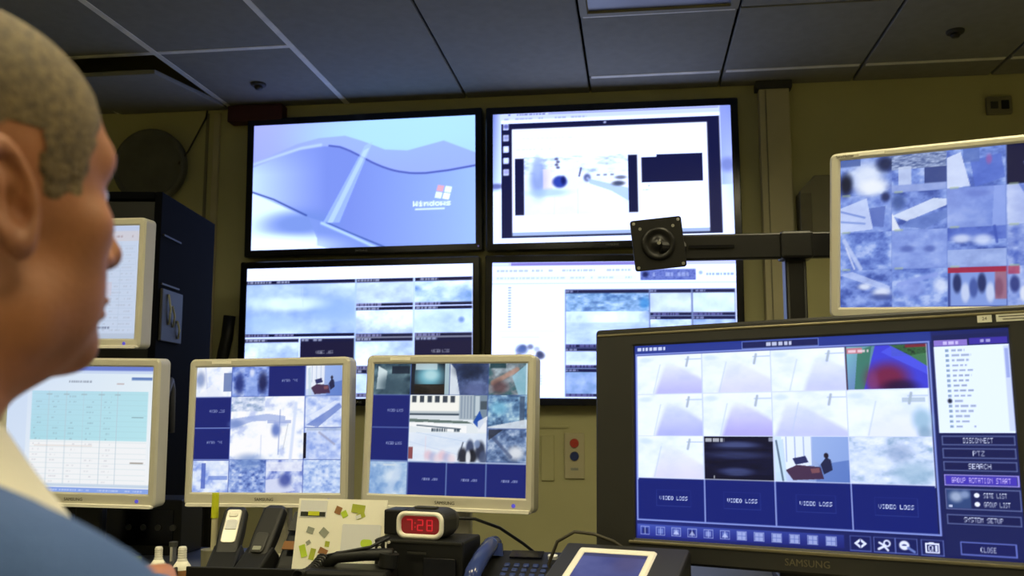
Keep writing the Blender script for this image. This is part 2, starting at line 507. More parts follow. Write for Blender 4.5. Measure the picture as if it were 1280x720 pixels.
def pic_browser():
    c = Canvas(296, 166, (242, 245, 255))
    c.grad(0, 0, .037, .6, (120, 140, 235), (205, 215, 255), (190, 210, 250), (225, 235, 255))
    c.grad(.955, 0, 1, 1, (150, 165, 250), (140, 160, 250), (190, 215, 255), (245, 250, 255))
    c.blob(.98, .45, .03, .05, (100, 120, 220), .6); c.blob(.015, .56, .03, .02, (70, 80, 180), .7)
    c.rect(.037, 0, .955, .05, (206, 212, 246)); c.rect(.24, .005, .95, .018, (150, 158, 220), .7)
    c.dashes(.05, .24, .012, .014, (70, 80, 150), 3); c.dashes(.05, .4, .045, .012, (130, 140, 190), 4, .5)
    N = (22, 26, 72)
    c.rect(.037, .077, .951, .957, N)
    c.rect(.082, .122, .901, .942, (250, 250, 255))
    for i in range(5):
        v = .10 + .088 * i
        c.rect(.046, v - .022, .07, v + .026, (205, 212, 245)); c.blob(.058, v, .01, .016, [(90, 100, 200), (150, 160, 225), (240, 240, 255), (225, 230, 255), (170, 170, 230)][i], .9)
    c.blob(.478, .095, .006, .008, (200, 210, 255), .9)
    c.rect(.085, .17, .895, .173, (226, 228, 244)); c.rect(.085, .232, .895, .236, (214, 218, 240)); c.dashes(.1, .4, .20, .01, (200, 204, 228), 5, .5)
    c.dashes(.1, .25, .285, .01, (200, 204, 228), 6, .6)
    c.rect(.095, .352, .609, .785, N); c.rect(.134, .342, .571, .79, (236, 240, 250))
    # street camera picture
    c.noise(.134, .342, .571, .48, [(180, 196, 236), (240, 244, 252), (250, 250, 250)], 9, 11, .5)
    c.noise(.134, .48, .571, .79, [(232, 238, 250), (252, 252, 250)], 4, 12, .6)
    c.blob(.195, .52, .035, .13, (130, 158, 230), .8); c.blob(.19, .42, .015, .08, (170, 190, 240), .8)
    c.rect(.215, .44, .255, .60, (238, 214, 214), .7); c.rect(.325, .42, .36, .60, (240, 226, 220), .8)
    [c.blob(.272 + .006 * (q % 2), .365 + .022 * q, .008, .010, (70, 80, 140), .8) for q in range(4)]
    c.blob(.285, .54, .03, .045, (40, 66, 190), .95, .5); c.blob(.30, .53, .01, .03, (20, 30, 110), .9)
    c.blob(.235, .62, .08, .03, (170, 200, 246), .7)
    c.blob(.40, .515, .014, .028, (70, 90, 170), .9); c.blob(.402, .52, .007, .012, (170, 180, 225), .9)
    c.poly([(.40, .52), (.571, .60), (.571, .70), (.50, .62), (.41, .56)], (176, 202, 240), .8)
    c.blob(.53, .565, .025, .018, (60, 74, 120), .9); c.blob(.54, .52, .022, .014, (90, 104, 150), .8)
    for i in range(3): c.rect(.44 + .028 * i, .49, .455 + .028 * i, .502, (110, 120, 150), .8)
    c.line([(.367, .5), (.375, .44)], .008, (80, 90, 150), .8)
    c.line([(.36, .79), (.36, .60)], .003, (214, 218, 232), .8); c.line([(.26, .79), (.262, .65)], .003, (220, 222, 236), .8)
    c.rect(.626, .356, .879, .566, N); c.rect(.626, .35, .69, .372, (245, 246, 255))
    c.dashes(.63, .66, .59, .01, (170, 180, 210), 8, .7); c.dashes(.63, .66, .62, .01, (190, 200, 220), 9, .7)
    c.rect(.082, .915, .901, .942, (170, 190, 226)); c.rect(.0, .957, 1, 1, (246, 248, 255))
    c.grad(.955, .6, 1, 1, (235, 240, 255), (210, 225, 255), (250, 250, 255), (250, 252, 255))
    return c

def sky_cell(c, u0, v0, u1, v1, seed, cols=None):
    c.noise(u0, v0, u1, v1, cols or [(140, 174, 234), (186, 208, 244), (226, 236, 250)], 2, seed, .6, .2, .72)

def pic_mosaic():
    c = Canvas(288, 162, (22, 26, 70))
    c.rect(0, 0, 1, .10, (248, 248, 255)); c.dashes(.05, .17, .055, .02, (226, 214, 190), 2, .5)
    N = (24, 26, 66)
    c.rect(0, .10, 1, 1, (216, 224, 246))
    def tile(u0, v0, u1, v1, seed, cols=None, dark=False):
        c.rect(u0, v0, u1, v0 + .026, N); c.dashes(u0 + .005, u0 + (u1 - u0) * .4, v0 + .012, .018, (180, 190, 230), seed, .8, .9)
        if dark:
            c.rect(u0, v0 + .026, u1, v1, (30, 28, 62)); c.text('VIDEO LOSS', (u0 + u1) / 2 - .01, v0 + .105, .022, (190, 195, 215), wid=.075)
        else:
            sky_cell(c, u0, v0 + .026, u1, v1 - .024, seed, cols)
        c.rect(u0, v1 - .024, u1, v1, N); c.dashes(u0, u0 + (u1 - u0) * .45, v1 - .012, .02, (150, 150, 205), seed + 1, .8, .95)
    tile(0, .10, .488, .53, 21)
    c.blob(.40, .33, .12, .09, (150, 186, 236), .8, clip=(0, .14, .488, .5)); c.blob(.12, .42, .13, .06, (170, 200, 240), .6)
    c.blob(.2, .28, .14, .05, (240, 246, 252), .7); c.line([(.255, .16), (.258, .30)], .003, (190, 206, 238), .7)
    tile(.494, .10, .742, .31, 22, [(176, 196, 240), (226, 236, 250)]); tile(.75, .10, .994, .31, 23, [(120, 165, 232), (190, 214, 246), (246, 248, 255)])
    tile(.494, .315, .742, .54, 24, [(150, 180, 240), (190, 206, 246), (240, 246, 255)]); tile(.75, .315, .994, .54, 25, [(180, 204, 244), (224, 236, 250)])
    c.blob(.95, .42, .012, .02, (110, 150, 226), .8)
    tile(0, .545, .243, .78, 26, [(150, 180, 240), (236, 242, 252)]); tile(.25, .545, .488, .78, 27, dark=True)
    tile(.494, .545, .742, .78, 28, [(160, 186, 240), (240, 246, 252)]); tile(.75, .545, .994, .78, 29, dark=True)
    for i in range(4): tile(.0 + .25 * i, .785, .243 + .25 * i, .985, 30 + i, [(150, 180, 240), (220, 232, 250)])
    c.rect(.488, .10, .494, 1, (180, 205, 235)); c.rect(.743, .10, .749, 1, (190, 212, 240))
    return c

def pic_portal():
    c = Canvas(300, 168, (246, 247, 255))
    c.rect(0, 0, 1, .03, (206, 206, 250)); c.rect(.08, .006, .62, .026, (120, 110, 220), .75); c.rect(.0, .005, .07, .025, (220, 226, 255))
    for i, v in enumerate((.065, .12)): c.dashes(.02, .58, v, .016, (150, 165, 200), 40 + i, .55, .75)
    c.rect(0, .155, 1, .168, (216, 220, 238)); c.rect(0, .10, .6, .14, (214, 228, 250), .35)
    c.noise(.615, .062, .839, .142, [(70, 90, 190), (120, 140, 226), (60, 80, 180)], 14, 41, .3)
    c.blob(.635, .10, .012, .02, (20, 30, 90), .9); c.dashes(.63, .83, .10, .03, (200, 214, 250), 42, .5, .5)
    c.blob(.858, .09, .008, .014, (150, 180, 220), .8); c.dashes(.88, .99, .10, .018, (130, 160, 210), 43, .7, .9)
    for i in range(16): c.rect(.068, .185 + .0195 * i, .082, .195 + .0195 * i, (150, 165, 200), .8); 
    for i in range(10): c.dashes(.10, .10 + .12 * ((i * 7) % 5 + 2) / 6, .20 + .03 * i, .006, (226, 224, 226), 44 + i, .6, .9)
    c.rect(.02, .51, .27, .515, (222, 222, 230)); c.rect(.04, .55, .2, .56, (226, 224, 228))
    # ring emblem
    for k in range(9):
        a = k / 9 * 6.283; c.blob(.155 + .045 * math.cos(a), .675 + .05 * math.sin(a), .012, .018, [(70, 80, 130), (120, 134, 190), (180, 190, 226)][k % 3], .9)
    c.blob(.128, .645, .022, .032, (80, 110, 190), .9); c.blob(.205, .69, .016, .024, (60, 70, 120), .9)
    for i in range(4): c.rect(.203, .83 + .02 * i, .212, .842 + .02 * i, (200, 205, 226), .8)
    N = (26, 30, 80)
    def tile(u0, v0, u1, v1, seed, cols=None):
        c.rect(u0, v0, u1, v0 + .024, N); c.dashes(u0, u0 + .05, v0 + .012, .016, (150, 160, 215), seed, .8)
        sky_cell(c, u0, v0 + .024, u1, v1 - .022, seed, cols)
        c.rect(u0, v1 - .022, u1, v1, N); c.dashes(u0, u0 + (u1 - u0) * .7, v1 - .011, .018, (110, 110, 185), seed + 1, .8, .9)
    c.rect(.305, .205, .995, 1, (120, 140, 200))
    tile(.308, .21, .648, .63, 51, [(130, 165, 225), (210, 224, 244), (240, 246, 250)])
    c.noise(.308, .235, .648, .37, [(60, 104, 190), (120, 170, 230), (190, 216, 240)], 9, 52, .5, a=.85); c.blob(.63, .31, .02, .04, (60, 150, 240), .7)
    c.noise(.308, .45, .648, .61, [(150, 180, 236), (206, 222, 246)], 4, 53, a=.6)
    tile(.654, .21, .818, .40, 54, [(190, 205, 230), (224, 232, 240)]); tile(.825, .21, .992, .40, 55, [(200, 216, 236), (226, 236, 244)])
    tile(.654, .405, .818, .60, 56); tile(.825, .405, .992, .60, 57)
    tile(.308, .635, .47, .78, 58, [(190, 206, 246), (226, 234, 250)]); tile(.476, .635, .648, .78, 59)
    tile(.308, .785, .47, .985, 60, [(120, 160, 226), (190, 208, 246)]); tile(.476, .785, .648, .985, 61)
    tile(.654, .605, .818, .985, 62); tile(.825, .605, .992, .985, 63)
    c.rect(0, .985, 1, 1, (226, 230, 255))
    return c

B1, B2, B3, WH = (76, 100, 186), (140, 165, 232), (196, 212, 250), (240, 246, 255)

def lobby_cell(c, u0, v0, u1, v1, seed, s=1.0):
    w, h = u1 - u0, v1 - v0
    def P(*q): return [(u0 + w * a, v0 + h * b) for a, b in q]
    c.grad(u0, v0, u1, v1, (236, 242, 252), (120, 150, 222), (206, 220, 250), (84, 116, 196))
    c.poly(P((.0, .0), (.5, .0), (.5, .62), (.0, .8)), (240, 245, 253), .8)
    for x in (.16, .28, .4): c.line(P((x, 0), (x, .55)), w * .018, (150, 172, 214), .7)
    c.poly(P((.52, .0), (1, .0), (1, .5), (.62, .6), (.52, .5)), (150, 178, 236), .8); c.poly(P((.6, .62), (1, .5), (1, 1), (.55, 1)), (96, 128, 204), .8)
    c.poly(P((.14, .74), (.30, .62), (.62, .66), (.66, .92), (.24, .96)), (66, 42, 74), .95)
    c.poly(P((.24, .48), (.42, .42), (.46, .56), (.28, .62)), (34, 40, 96), .95); c.poly(P((.48, .70), (.60, .68), (.61, .78), (.50, .80)), (150, 96, 100), .7)
    c.poly(P((.62, .60), (.70, .44), (.76, .50), (.78, .72), (.66, .82)), (30, 34, 72), .95); c.blob(u0 + w * .70, v0 + h * .41, w * .032, h * .06, (36, 30, 50), 1, .3)
    c.poly(P((.05, .1), (.12, .05), (.16, 1), (.08, 1)), (190, 214, 230), .7)

def pic_A():
    c = Canvas(200, 160, (60, 84, 170))
    X = [0, .25, .5, .75, 1]; Y = [0, .245, .492, .742, 1]
    g = .006
    c.noise(0, 0, .246, .24, [B3, WH, (250, 250, 255)], 4, 71); c.rect(.19, .05, .245, .20, (90, 112, 170), .8); c.blob(.03, .1, .03, .06, (120, 140, 190), .8)
    c.line([(.06, .0), (.08, .2)], .01, (200, 210, 240), .8); c.poly([(.0, .24), (.12, .14), (.2, .24)], (236, 240, 252), .8)
    c.noise(.25, 0, .497, .24, [(60, 84, 170), (130, 156, 230), (196, 212, 250)], 5, 72); c.blob(.30, .14, .03, .08, (36, 50, 120), .9); c.blob(.46, .13, .03, .08, (24, 30, 80), .9); c.poly([(.34, .24), (.37, .03), (.41, .03), (.43, .24)], (150, 176, 240), .7); c.blob(.385, .05, .015, .03, (230, 236, 255), .8)
    loss(c, .5, 0, .745, .24, size=.019, off=(.02, .0))
    lobby_cell(c, .752, 0, 1, .24, 73)
    loss(c, 0, .247, .245, .487, size=.019, off=(.03, -.01)); loss(c, 0, .497, .245, .738, size=.019, off=(.02, -.01))
    c.noise(.25, .245, .745, .742, [(196, 208, 244), WH, (252, 252, 255)], 5, 74, lo=.25, hi=.55)
    c.noise(.25, .245, .48, .36, [(110, 140, 180), (190, 204, 236), WH], 6, 75, .6, a=.85)
    c.poly([(.25, .42), (.5, .38), (.62, .40), (.62, .43), (.40, .44), (.25, .50)], (150, 170, 226), .7)
    c.blob(.29, .46, .05, .03, (110, 134, 196), .7); c.blob(.56, .51, .03, .05, (84, 110, 190), .85); c.rect(.5, .43, .66, .455, (150, 166, 220), .7)
    c.line([(.585, .35), (.578, .70)], .006, (130, 150, 210), .8); c.line([(.64, .46), (.61, .66)], .005, (180, 186, 200), .7); c.line([(.69, .3), (.66, .74)], .02, (206, 220, 250), .8)
    c.line([(.46, .55), (.46, .72)], .005, (190, 204, 240), .8)
    c.noise(.752, .245, 1, .487, [B2, B3, WH], 4, 76); c.poly([(.76, .47), (.98, .30), (1, .33), (.84, .487)], (100, 124, 200), .75); c.poly([(.78, .40), (.95, .28), (.98, .29), (.80, .43)], (230, 238, 255), .8)
    c.noise(.752, .495, 1, .738, [B2, B3, (226, 234, 255)], 4, 77); c.rect(.745, .53, .765, .73, (14, 16, 40)); c.line([(.85, .53), (.95, .62)], .014, (150, 150, 180), .6); c.rect(.765, .495, 1, .515, (160, 176, 206), .6)
    c.noise(0, .75, .245, 1, [(120, 146, 226), (206, 220, 250), WH], 4, 78); c.rect(.06, .77, .09, .97, (76, 100, 190), .8); c.rect(.11, .87, .24, .90, (110, 136, 214), .7)
    c.noise(.25, .745, .497, 1, [(60, 84, 160), (130, 156, 220), (214, 226, 250)], 7, 79, 1.2); c.blob(.38, .76, .09, .06, (110, 140, 200), .7)
    c.noise(.5, .745, .745, 1, [(84, 104, 190), (180, 194, 240), WH], 4, 80); c.poly([(.5, .9), (.62, .88), (.7, .98), (.6, 1), (.5, 1)], (214, 220, 246), .9); c.blob(.63, .9, .04, .05, (50, 66, 150), .8); c.rect(.5, .76, .74, .83, (244, 246, 255), .7)
    c.noise(.75, .745, 1, 1, [(130, 160, 224), (190, 210, 246), (226, 236, 255)], 8, 81)
    for x in X[1:4]:
        c.rect(x - .003, 0, x + .002, .245, (120, 140, 210), .6); c.rect(x - .003, .745, x + .002, 1, (150, 170, 230), .5)
    for y in Y[1:4]: c.rect(0, y - .003, .25, y + .003, (130, 146, 210), .8); c.rect(.75, y - .003, 1, y + .003, (120, 140, 200), .6)
    c.rect(.246, .245, .251, .742, (90, 110, 190), .8); c.rect(.745, .245, .75, .53, (150, 170, 230), .8)
    return c

def pic_B():
    c = Canvas(208, 168, (60, 84, 150))
    c.noise(0, 0, .246, .24, [(20, 40, 60), (70, 96, 110), (130, 160, 170)], 3, 91); c.poly([(.03, .02), (.09, .06), (.08, .2), (.02, .2)], (220, 236, 240), .9); c.blob(.14, .17, .10, .08, (60, 84, 100), .9); c.rect(.12, .02, .24, .08, (14, 24, 44), .8)
    c.rect(.25, 0, .5, .24, (24, 34, 46)); c.blob(.37, .10, .09, .09, (120, 190, 210), .9); c.rect(.28, 0, .42, .05, (200, 220, 226), .8); c.noise(.25, .16, .5, .24, [(16, 14, 14), (50, 40, 36)], 4, 92, a=.9); c.blob(.38, .09, .045, .04, (190, 226, 232), .8); c.rect(.25, 0, .275, .24, (20, 24, 40), .8); c.rect(.47, 0, .5, .24, (180, 206, 216), .9)
    c.noise(.505, 0, .748, .24, [(30, 42, 70), (60, 76, 120), (110, 130, 176)], 4, 93); c.poly([(.505, .0), (.54, .05), (.57, .24), (.505, .24)], (220, 230, 240), .95); c.blob(.64, .05, .1, .06, (20, 32, 60), .8); c.blob(.66, .2, .08, .05, (96, 110, 160), .8)
    c.noise(.752, 0, 1, .24, [(40, 90, 100), (120, 130, 140), (180, 200, 210)], 4, 94); c.line([(.78, .15), (.93, .05)], .03, (190, 140, 120), .7); c.blob(.82, .18, .05, .05, (90, 60, 66), .8); c.poly([(.9, .1), (1, .0), (1, .24), (.94, .24)], (150, 200, 220), .8); c.rect(.76, 0, .86, .04, (16, 50, 60), .8)
    for v0, v1 in ((.245, .49), (.497, .742)): loss(c, 0, v0, .245, v1, size=.019, off=(.03, -.005))
    # big street picture
    c.rect(.25, .245, .748, .745, (226, 234, 240))
    c.rect(.25, .25, .58, .36, (240, 242, 236)); 
    for i in range(6): c.rect(.262 + .05 * i, .25, .292 + .05 * i, .30, (40, 50, 66), .9)
    c.rect(.25, .30, .56, .37, (246, 246, 240)); c.rect(.25, .365, .57, .395, (190, 200, 206)); c.rect(.25, .385, .57, .40, (50, 66, 84), .9); c.rect(.25, .40, .6, .425, (214, 222, 230))
    c.rect(.57, .245, .66, .43, (170, 184, 196)); 
    for i in range(4): c.rect(.58 + .02 * i, .25, .588 + .02 * i, .42, (120, 136, 160), .7)
    c.rect(.66, .245, .748, .45, (120, 140, 160)); c.rect(.67, .25, .70, .40, (190, 204, 214)); c.rect(.705, .29, .745, .35, (60, 72, 84), .8)
    c.poly([(.25, .425), (.62, .44), (.66, .46), (.25, .45)], (84, 104, 100), .9)
    c.poly([(.25, .455), (.36, .45), (.62, .475), (.62, .53), (.44, .51), (.25, .48)], (246, 248, 250)); c.line([(.30, .475), (.58, .50)], .008, (50, 70, 90), .8); c.dashes(.36, .58, .51, .024, (40, 56, 74), 96, .8, .8)
    c.noise(.25, .53, .748, .745, [(206, 222, 246), (232, 240, 252)], 4, 97, a=.8); c.line([(.30, .53), (.748, .62)], .004, (170, 196, 230), .6); c.line([(.25, .60), (.6, .7)], .004, (190, 206, 236), .6); c.line([(.36, .74), (.36, .56)], .004, (230, 210, 220), .8)
    c.rect(.25, .64, .28, .73, (130, 60, 64), .9); [c.blob(.38 + .03 * q, .70 + .012 * (q % 3), .025, .035, ((226, 186, 200), (170, 176, 214), (236, 214, 222))[q % 3], .7) for q in range(6)]
    for bu, bv, ru, rv, col in ((.60, .70, .03, .06, (24, 26, 40)), (.645, .64, .025, .06, (50, 62, 96)), (.66, .70, .03, .05, (16, 18, 30)), (.71, .66, .03, .07, (30, 36, 60)), (.73, .71, .025, .05, (70, 84, 120)), (.635, .71, .015, .05, (236, 240, 246)), (.69, .61, .018, .03, (120, 140, 180))): c.blob(bu, bv, ru, rv, col, .9, .6)
    c.line([(.60, .60), (.57, .73)], .008, (40, 48, 70), .7)
    c.poly([(.66, .45), (.70, .36), (.73, .45), (.70, .50)], (20, 70, 170), .9); c.poly([(.69, .44), (.75, .40), (.745, .52), (.69, .52)], (236, 240, 248), .85)
    c.noise(.752, .245, 1, .492, [(40, 70, 110), (110, 150, 190), (190, 220, 230)], 5, 100); c.blob(.82, .34, .05, .05, (120, 190, 220), .7); c.rect(.95, .25, .98, .46, (60, 80, 110), .8); c.poly([(.752, .48), (1, .42), (1, .492), (.752, .492)], (226, 232, 240), .8)
    c.noise(.752, .498, 1, .742, [(50, 70, 110), (100, 126, 170), (190, 206, 230)], 5, 101); c.blob(.93, .67, .05, .05, (226, 230, 236), .9); c.line([(.78, .55), (.9, .70)], .02, (70, 84, 120), .7); c.poly([(.76, .5), (.85, .5), (.76, .58)], (40, 44, 60), .8)
    c.noise(0, .752, .245, 1, [(110, 150, 206), (160, 190, 226), (226, 236, 246)], 3, 102); c.blob(.15, .86, .05, .05, (220, 232, 244), .8); c.rect(.09, .77, .17, .785, (210, 220, 230), .8); c.line([(.12, 1), (.2, .8)], .04, (190, 210, 236), .6)
    for i in range(3): loss(c, .252 + .25 * i, .755, .496 + .25 * i, 1, size=.019, off=(.02, .0))
    for x in (.25, .5, .75): c.rect(x - .003, .745, x + .003, 1, (150, 170, 220), .7)
    for y in (.245, .494, .747): c.rect(0, y - .003, .25, y + .003, (120, 140, 200), .8)
    c.rect(.25, .743, 1, .752, (200, 212, 236), .8); c.rect(.246, .245, .251, .75, (120, 140, 190), .7)
    c.rect(.985, 0, 1, .24, (206, 230, 240), .8)
    return c

def pic_C():
    c = Canvas(190, 150, (236, 246, 255))
    c.grad(0, 0, 1, 1, (214, 230, 255), (232, 246, 255), (236, 246, 255), (252, 253, 255))
    c.rect(0, 0, 1, .035, (112, 132, 214)); c.dashes(.05, .4, .018, .016, (190, 204, 245), 1, .7)
    c.rect(0, .035, 1, .06, (206, 222, 250)); c.rect(0, .06, .14, .95, (206, 224, 252), .5)
    c.rect(.0, .10, .18, .115, (150, 176, 214), .7); c.dashes(.42, .58, .125, .018, (140, 150, 170), 2, .7, .9); c.rect(.75, .135, .80, .145, (190, 170, 170), .6)
    c.rect(.85, .085, .99, .11, (90, 124, 190), .9)
    c.grad(.17, .20, .965, .59, (186, 226, 246), (186, 232, 244), (178, 226, 240), (190, 236, 246))
    c.rect(.17, .59, .965, .93, (250, 252, 255))
    for i, u in enumerate((.29, .41, .53, .65, .76)):
        c.rect(u - .002, .20, u + .002, .93, (190, 208, 222), .7); c.rect(u - .02, .22, u + .02, .235, (160, 180, 190), .5)
    for i in range(17):
        v = .225 + .042 * i
        c.rect(.17, v - .002, .965, v + .001, (170, 204, 214), .4)
        for k in range(5): c.dashes(.19 + .12 * k, .19 + .12 * k + .05, v + .018, .012, (150, 176, 190) if v < .58 else (205, 205, 214), 9 * i + k, .45, .5)
    c.rect(.2, .63, .6, .638, (220, 200, 190), .6); c.rect(.86, .40, .94, .408, (120, 140, 150), .7); c.rect(.86, .755, .95, .765, (150, 140, 130), .7)
    c.rect(.17, .93, 1, .955, (206, 222, 240)); c.rect(0, .96, 1, 1, (140, 170, 240)); c.dashes(.3, .95, .98, .014, (210, 224, 255), 5, .6)
    return c

def pic_D():
    c = Canvas(160, 128, (206, 220, 244))
    c.rect(0, 0, 1, .05, (196, 210, 240)); c.rect(.0, .05, 1, .14, (214, 214, 226)); c.dashes(.6, .95, .10, .02, (170, 150, 160), 1, .6)
    for i in range(14):
        v = .18 + .055 * i
        c.rect(.1, v, .97, v + .003, (176, 196, 222), .6); c.dashes(.5, .95, v + .028, .014, (176, 186, 206), i, .4, .5)
    for u in (.6, .74, .86): c.rect(u, .15, u + .004, .92, (182, 200, 224), .7)
    c.rect(.62, .5, .8, .62, (214, 200, 214), .5); c.rect(0, .95, 1, 1, (190, 204, 226)); c.dashes(.6, .8, .90, .018, (110, 120, 150), 3, .8, .9)
    return c

def pic_E():
    c = Canvas(228, 172, (110, 135, 210))
    def cell(i, j): return (.25 * i, .25 * j, .25 * i + .248, .25 * j + .248)
    pal = [[(64, 86, 168), (112, 138, 216), (150, 174, 238)], [(76, 100, 186), (120, 148, 224), (176, 196, 246)], [(96, 120, 204), (126, 152, 226), (160, 182, 240)]]
    k = 0
    for j in range(4):
        for i in range(4):
            c.noise(*cell(i, j), pal[(i + 2 * j) % 3] if j else pal[1], 4, 120 + k, a=1, lo=.25, hi=.75); k += 1
    # row 1
    c.blob(.13, .13, .075, .10, (226, 236, 255), .9); c.blob(.03, .17, .03, .07, (10, 16, 40), .95); c.blob(.22, .05, .04, .05, (20, 30, 70), .9); c.rect(0, 0, .1, .05, (70, 94, 160), .8); c.blob(.16, .2, .07, .05, (240, 246, 255), .9)
    c.noise(.25, .0, .497, .10, [(60, 80, 140), (190, 206, 240)], 9, 140); c.rect(.40, .10, .497, .20, (50, 66, 130), .9); c.rect(.28, .08, .34, .2, (200, 214, 246), .8); c.rect(.25, .20, .497, .248, (150, 168, 226), .8)
    c.poly([(.5, .05), (.56, .02), (.60, .24), (.5, .248)], (214, 226, 255), .9); c.poly([(.60, .08), (.73, .05), (.747, .2), (.62, .248)], (84, 110, 206), .8); c.rect(.57, .0, .64, .09, (90, 116, 190), .8); c.blob(.68, .08, .012, .03, (170, 90, 160), .6)
    c.rect(.752, 0, 1, .248, (18, 20, 60)); c.text('VIDEO LOSS', .87, .12, .02, (150, 160, 200), wid=.1)
    # row 2
    c.poly([(.0, .33), (.13, .27), (.16, .48), (.0, .497)], (206, 220, 255), .8); c.poly([(.14, .34), (.22, .33), (.21, .47), (.16, .46)], (90, 112, 190), .85); c.blob(.22, .27, .02, .03, (30, 40, 90), .9); c.line([(0, .35), (.12, .40)], .01, (110, 136, 214), .8); c.line([(0, .42), (.12, .44)], .01, (120, 146, 220), .8)
    c.poly([(.25, .40), (.44, .30), (.497, .31), (.497, .35), (.32, .44)], (220, 232, 255), .85); c.poly([(.29, .47), (.33, .43), (.497, .38), (.497, .43), (.40, .497)], (100, 126, 200), .8); c.blob(.28, .31, .03, .05, (60, 84, 150), .8); c.poly([(.25, .38), (.29, .497), (.25, .497)], (232, 240, 255), .9)
    c.grad(.5, .25, .748, .497, (140, 160, 232), (120, 144, 226), (160, 180, 240), (104, 130, 214), .75); c.poly([(.70, .25), (.748, .25), (.748, .497), (.69, .497)], (150, 172, 240), .7); c.blob(.63, .29, .05, .02, (96, 116, 200), .6)
    c.grad(.752, .25, 1, .497, (214, 224, 255), (130, 150, 230), (220, 230, 255), (120, 144, 226), .7); c.poly([(.8, .25), (1, .27), (1, .46), (.86, .40)], (90, 116, 206), .8)
    # row 3
    c.line([(.02, .55), (.10, .74)], .02, (200, 214, 250), .7); c.line([(.03, .6), (.07, .74)], .008, (226, 232, 255), .7)
    c.rect(.25, .5, .497, .747, (150, 172, 238), .5); c.blob(.32, .62, .03, .02, (80, 100, 180), .8); c.blob(.42, .625, .025, .02, (80, 100, 180), .8)
    c.rect(.5, .5, .748, .58, (80, 104, 200), .7); c.blob(.56, .57, .04, .025, (220, 230, 255), .8); c.blob(.65, .58, .04, .03, (214, 226, 255), .8); c.rect(.5, .64, .748, .747, (170, 190, 240), .7); c.line([(.70, .5), (.71, .6)], .012, (60, 84, 180), .8)
    c.noise(.752, .5, 1, .747, [(70, 94, 190), (190, 206, 250)], 5, 150, a=.7)
    # row 4
    c.poly([(0, .78), (.06, .76), (.24, .86), (.24, .90)], (190, 206, 250), .7); c.blob(.12, .86, .03, .02, (226, 234, 255), .9); c.blob(.2, .9, .04, .03, (226, 234, 255), .9); c.blob(.2, .93, .05, .02, (50, 66, 140), .7)
    c.blob(.34, .88, .06, .05, (150, 170, 240), .7); c.blob(.47, .86, .03, .04, (220, 230, 255), .8); c.line([(.28, .85), (.45, .79)], .02, (140, 160, 234), .8)
    c.rect(.5, .75, .748, 1, (60, 76, 150)); c.rect(.51, .78, .745, .99, (130, 156, 226)); [c.blob(.54 + .035 * q, .88 + .03 * ((q * 5) % 3 - 1), .018, .06, ((24, 34, 86), (206, 218, 248), (60, 80, 156))[q % 3], .85, .6) for q in range(6)]; c.rect(.5, .75, .748, .785, (170, 40, 70), .9); c.rect(.70, .78, .748, .95, (170, 80, 80), .6)
    c.noise(.752, .75, 1, 1, [(110, 136, 216), (190, 206, 250)], 4, 152); [c.blob(.78 + .04 * q, .89 + .03 * ((q * 5) % 3 - 1), .02, .05, ((40, 50, 120), (232, 238, 252), (80, 100, 180))[q % 3], .85, .6) for q in range(5)]; c.blob(.86, .88, .03, .04, (170, 50, 90), .8); c.rect(.752, .75, .8, .80, (170, 40, 70), .7)
    for q in (1, 2, 3):
        for i in range(4): c.rect(.25 * i + .01, .25 * q - .012, .25 * i + .05, .25 * q + .004, (170, 190, 150), .5)
    return c

def road_cell(c, u0, v0, u1, v1, seed, apex=.45, tint=(176, 176, 240), dark=.6, top=.15):
    w, h = u1 - u0, v1 - v0
    c.noise(u0, v0, u1, v1, [(224, 235, 247), (238, 245, 252), (246, 250, 252)], 3, seed)
    sl = c.sl(u0, v0, u1, v1); U, V = c.uv(sl); x = (U - u0) / w; y = (V - v0) / h
    left = apex - (y - top) * .22; right = apex + .08 + (y - top) * 1.05
    m = smooth(-.04, .06, x - left) * smooth(-.05, .12, right - x) * smooth(top - .05, top + .25, y)
    c.blend(sl, tint, m * dark * .8 * np.clip(y * 1.15 - .05, 0, 1))
    c.line([(u0 + w * .36, v0 + h * .25), (u0 + w * .25, v0 + h * .98)], w * .02, (190, 206, 226), .5)
    c.line([(u0 + w * .80, v0 + h * .08), (u0 + w * .77, v0 + h * .30)], w * .035, (130, 150, 176), .55); c.rect(u0 + w * .75, v0 + h * .12, u1, v0 + h * .15, (170, 190, 216), .6)
    c.blob(u0 + w * .12, v0 + h * .12, w * .1, h * .06, (200, 220, 226), .6)

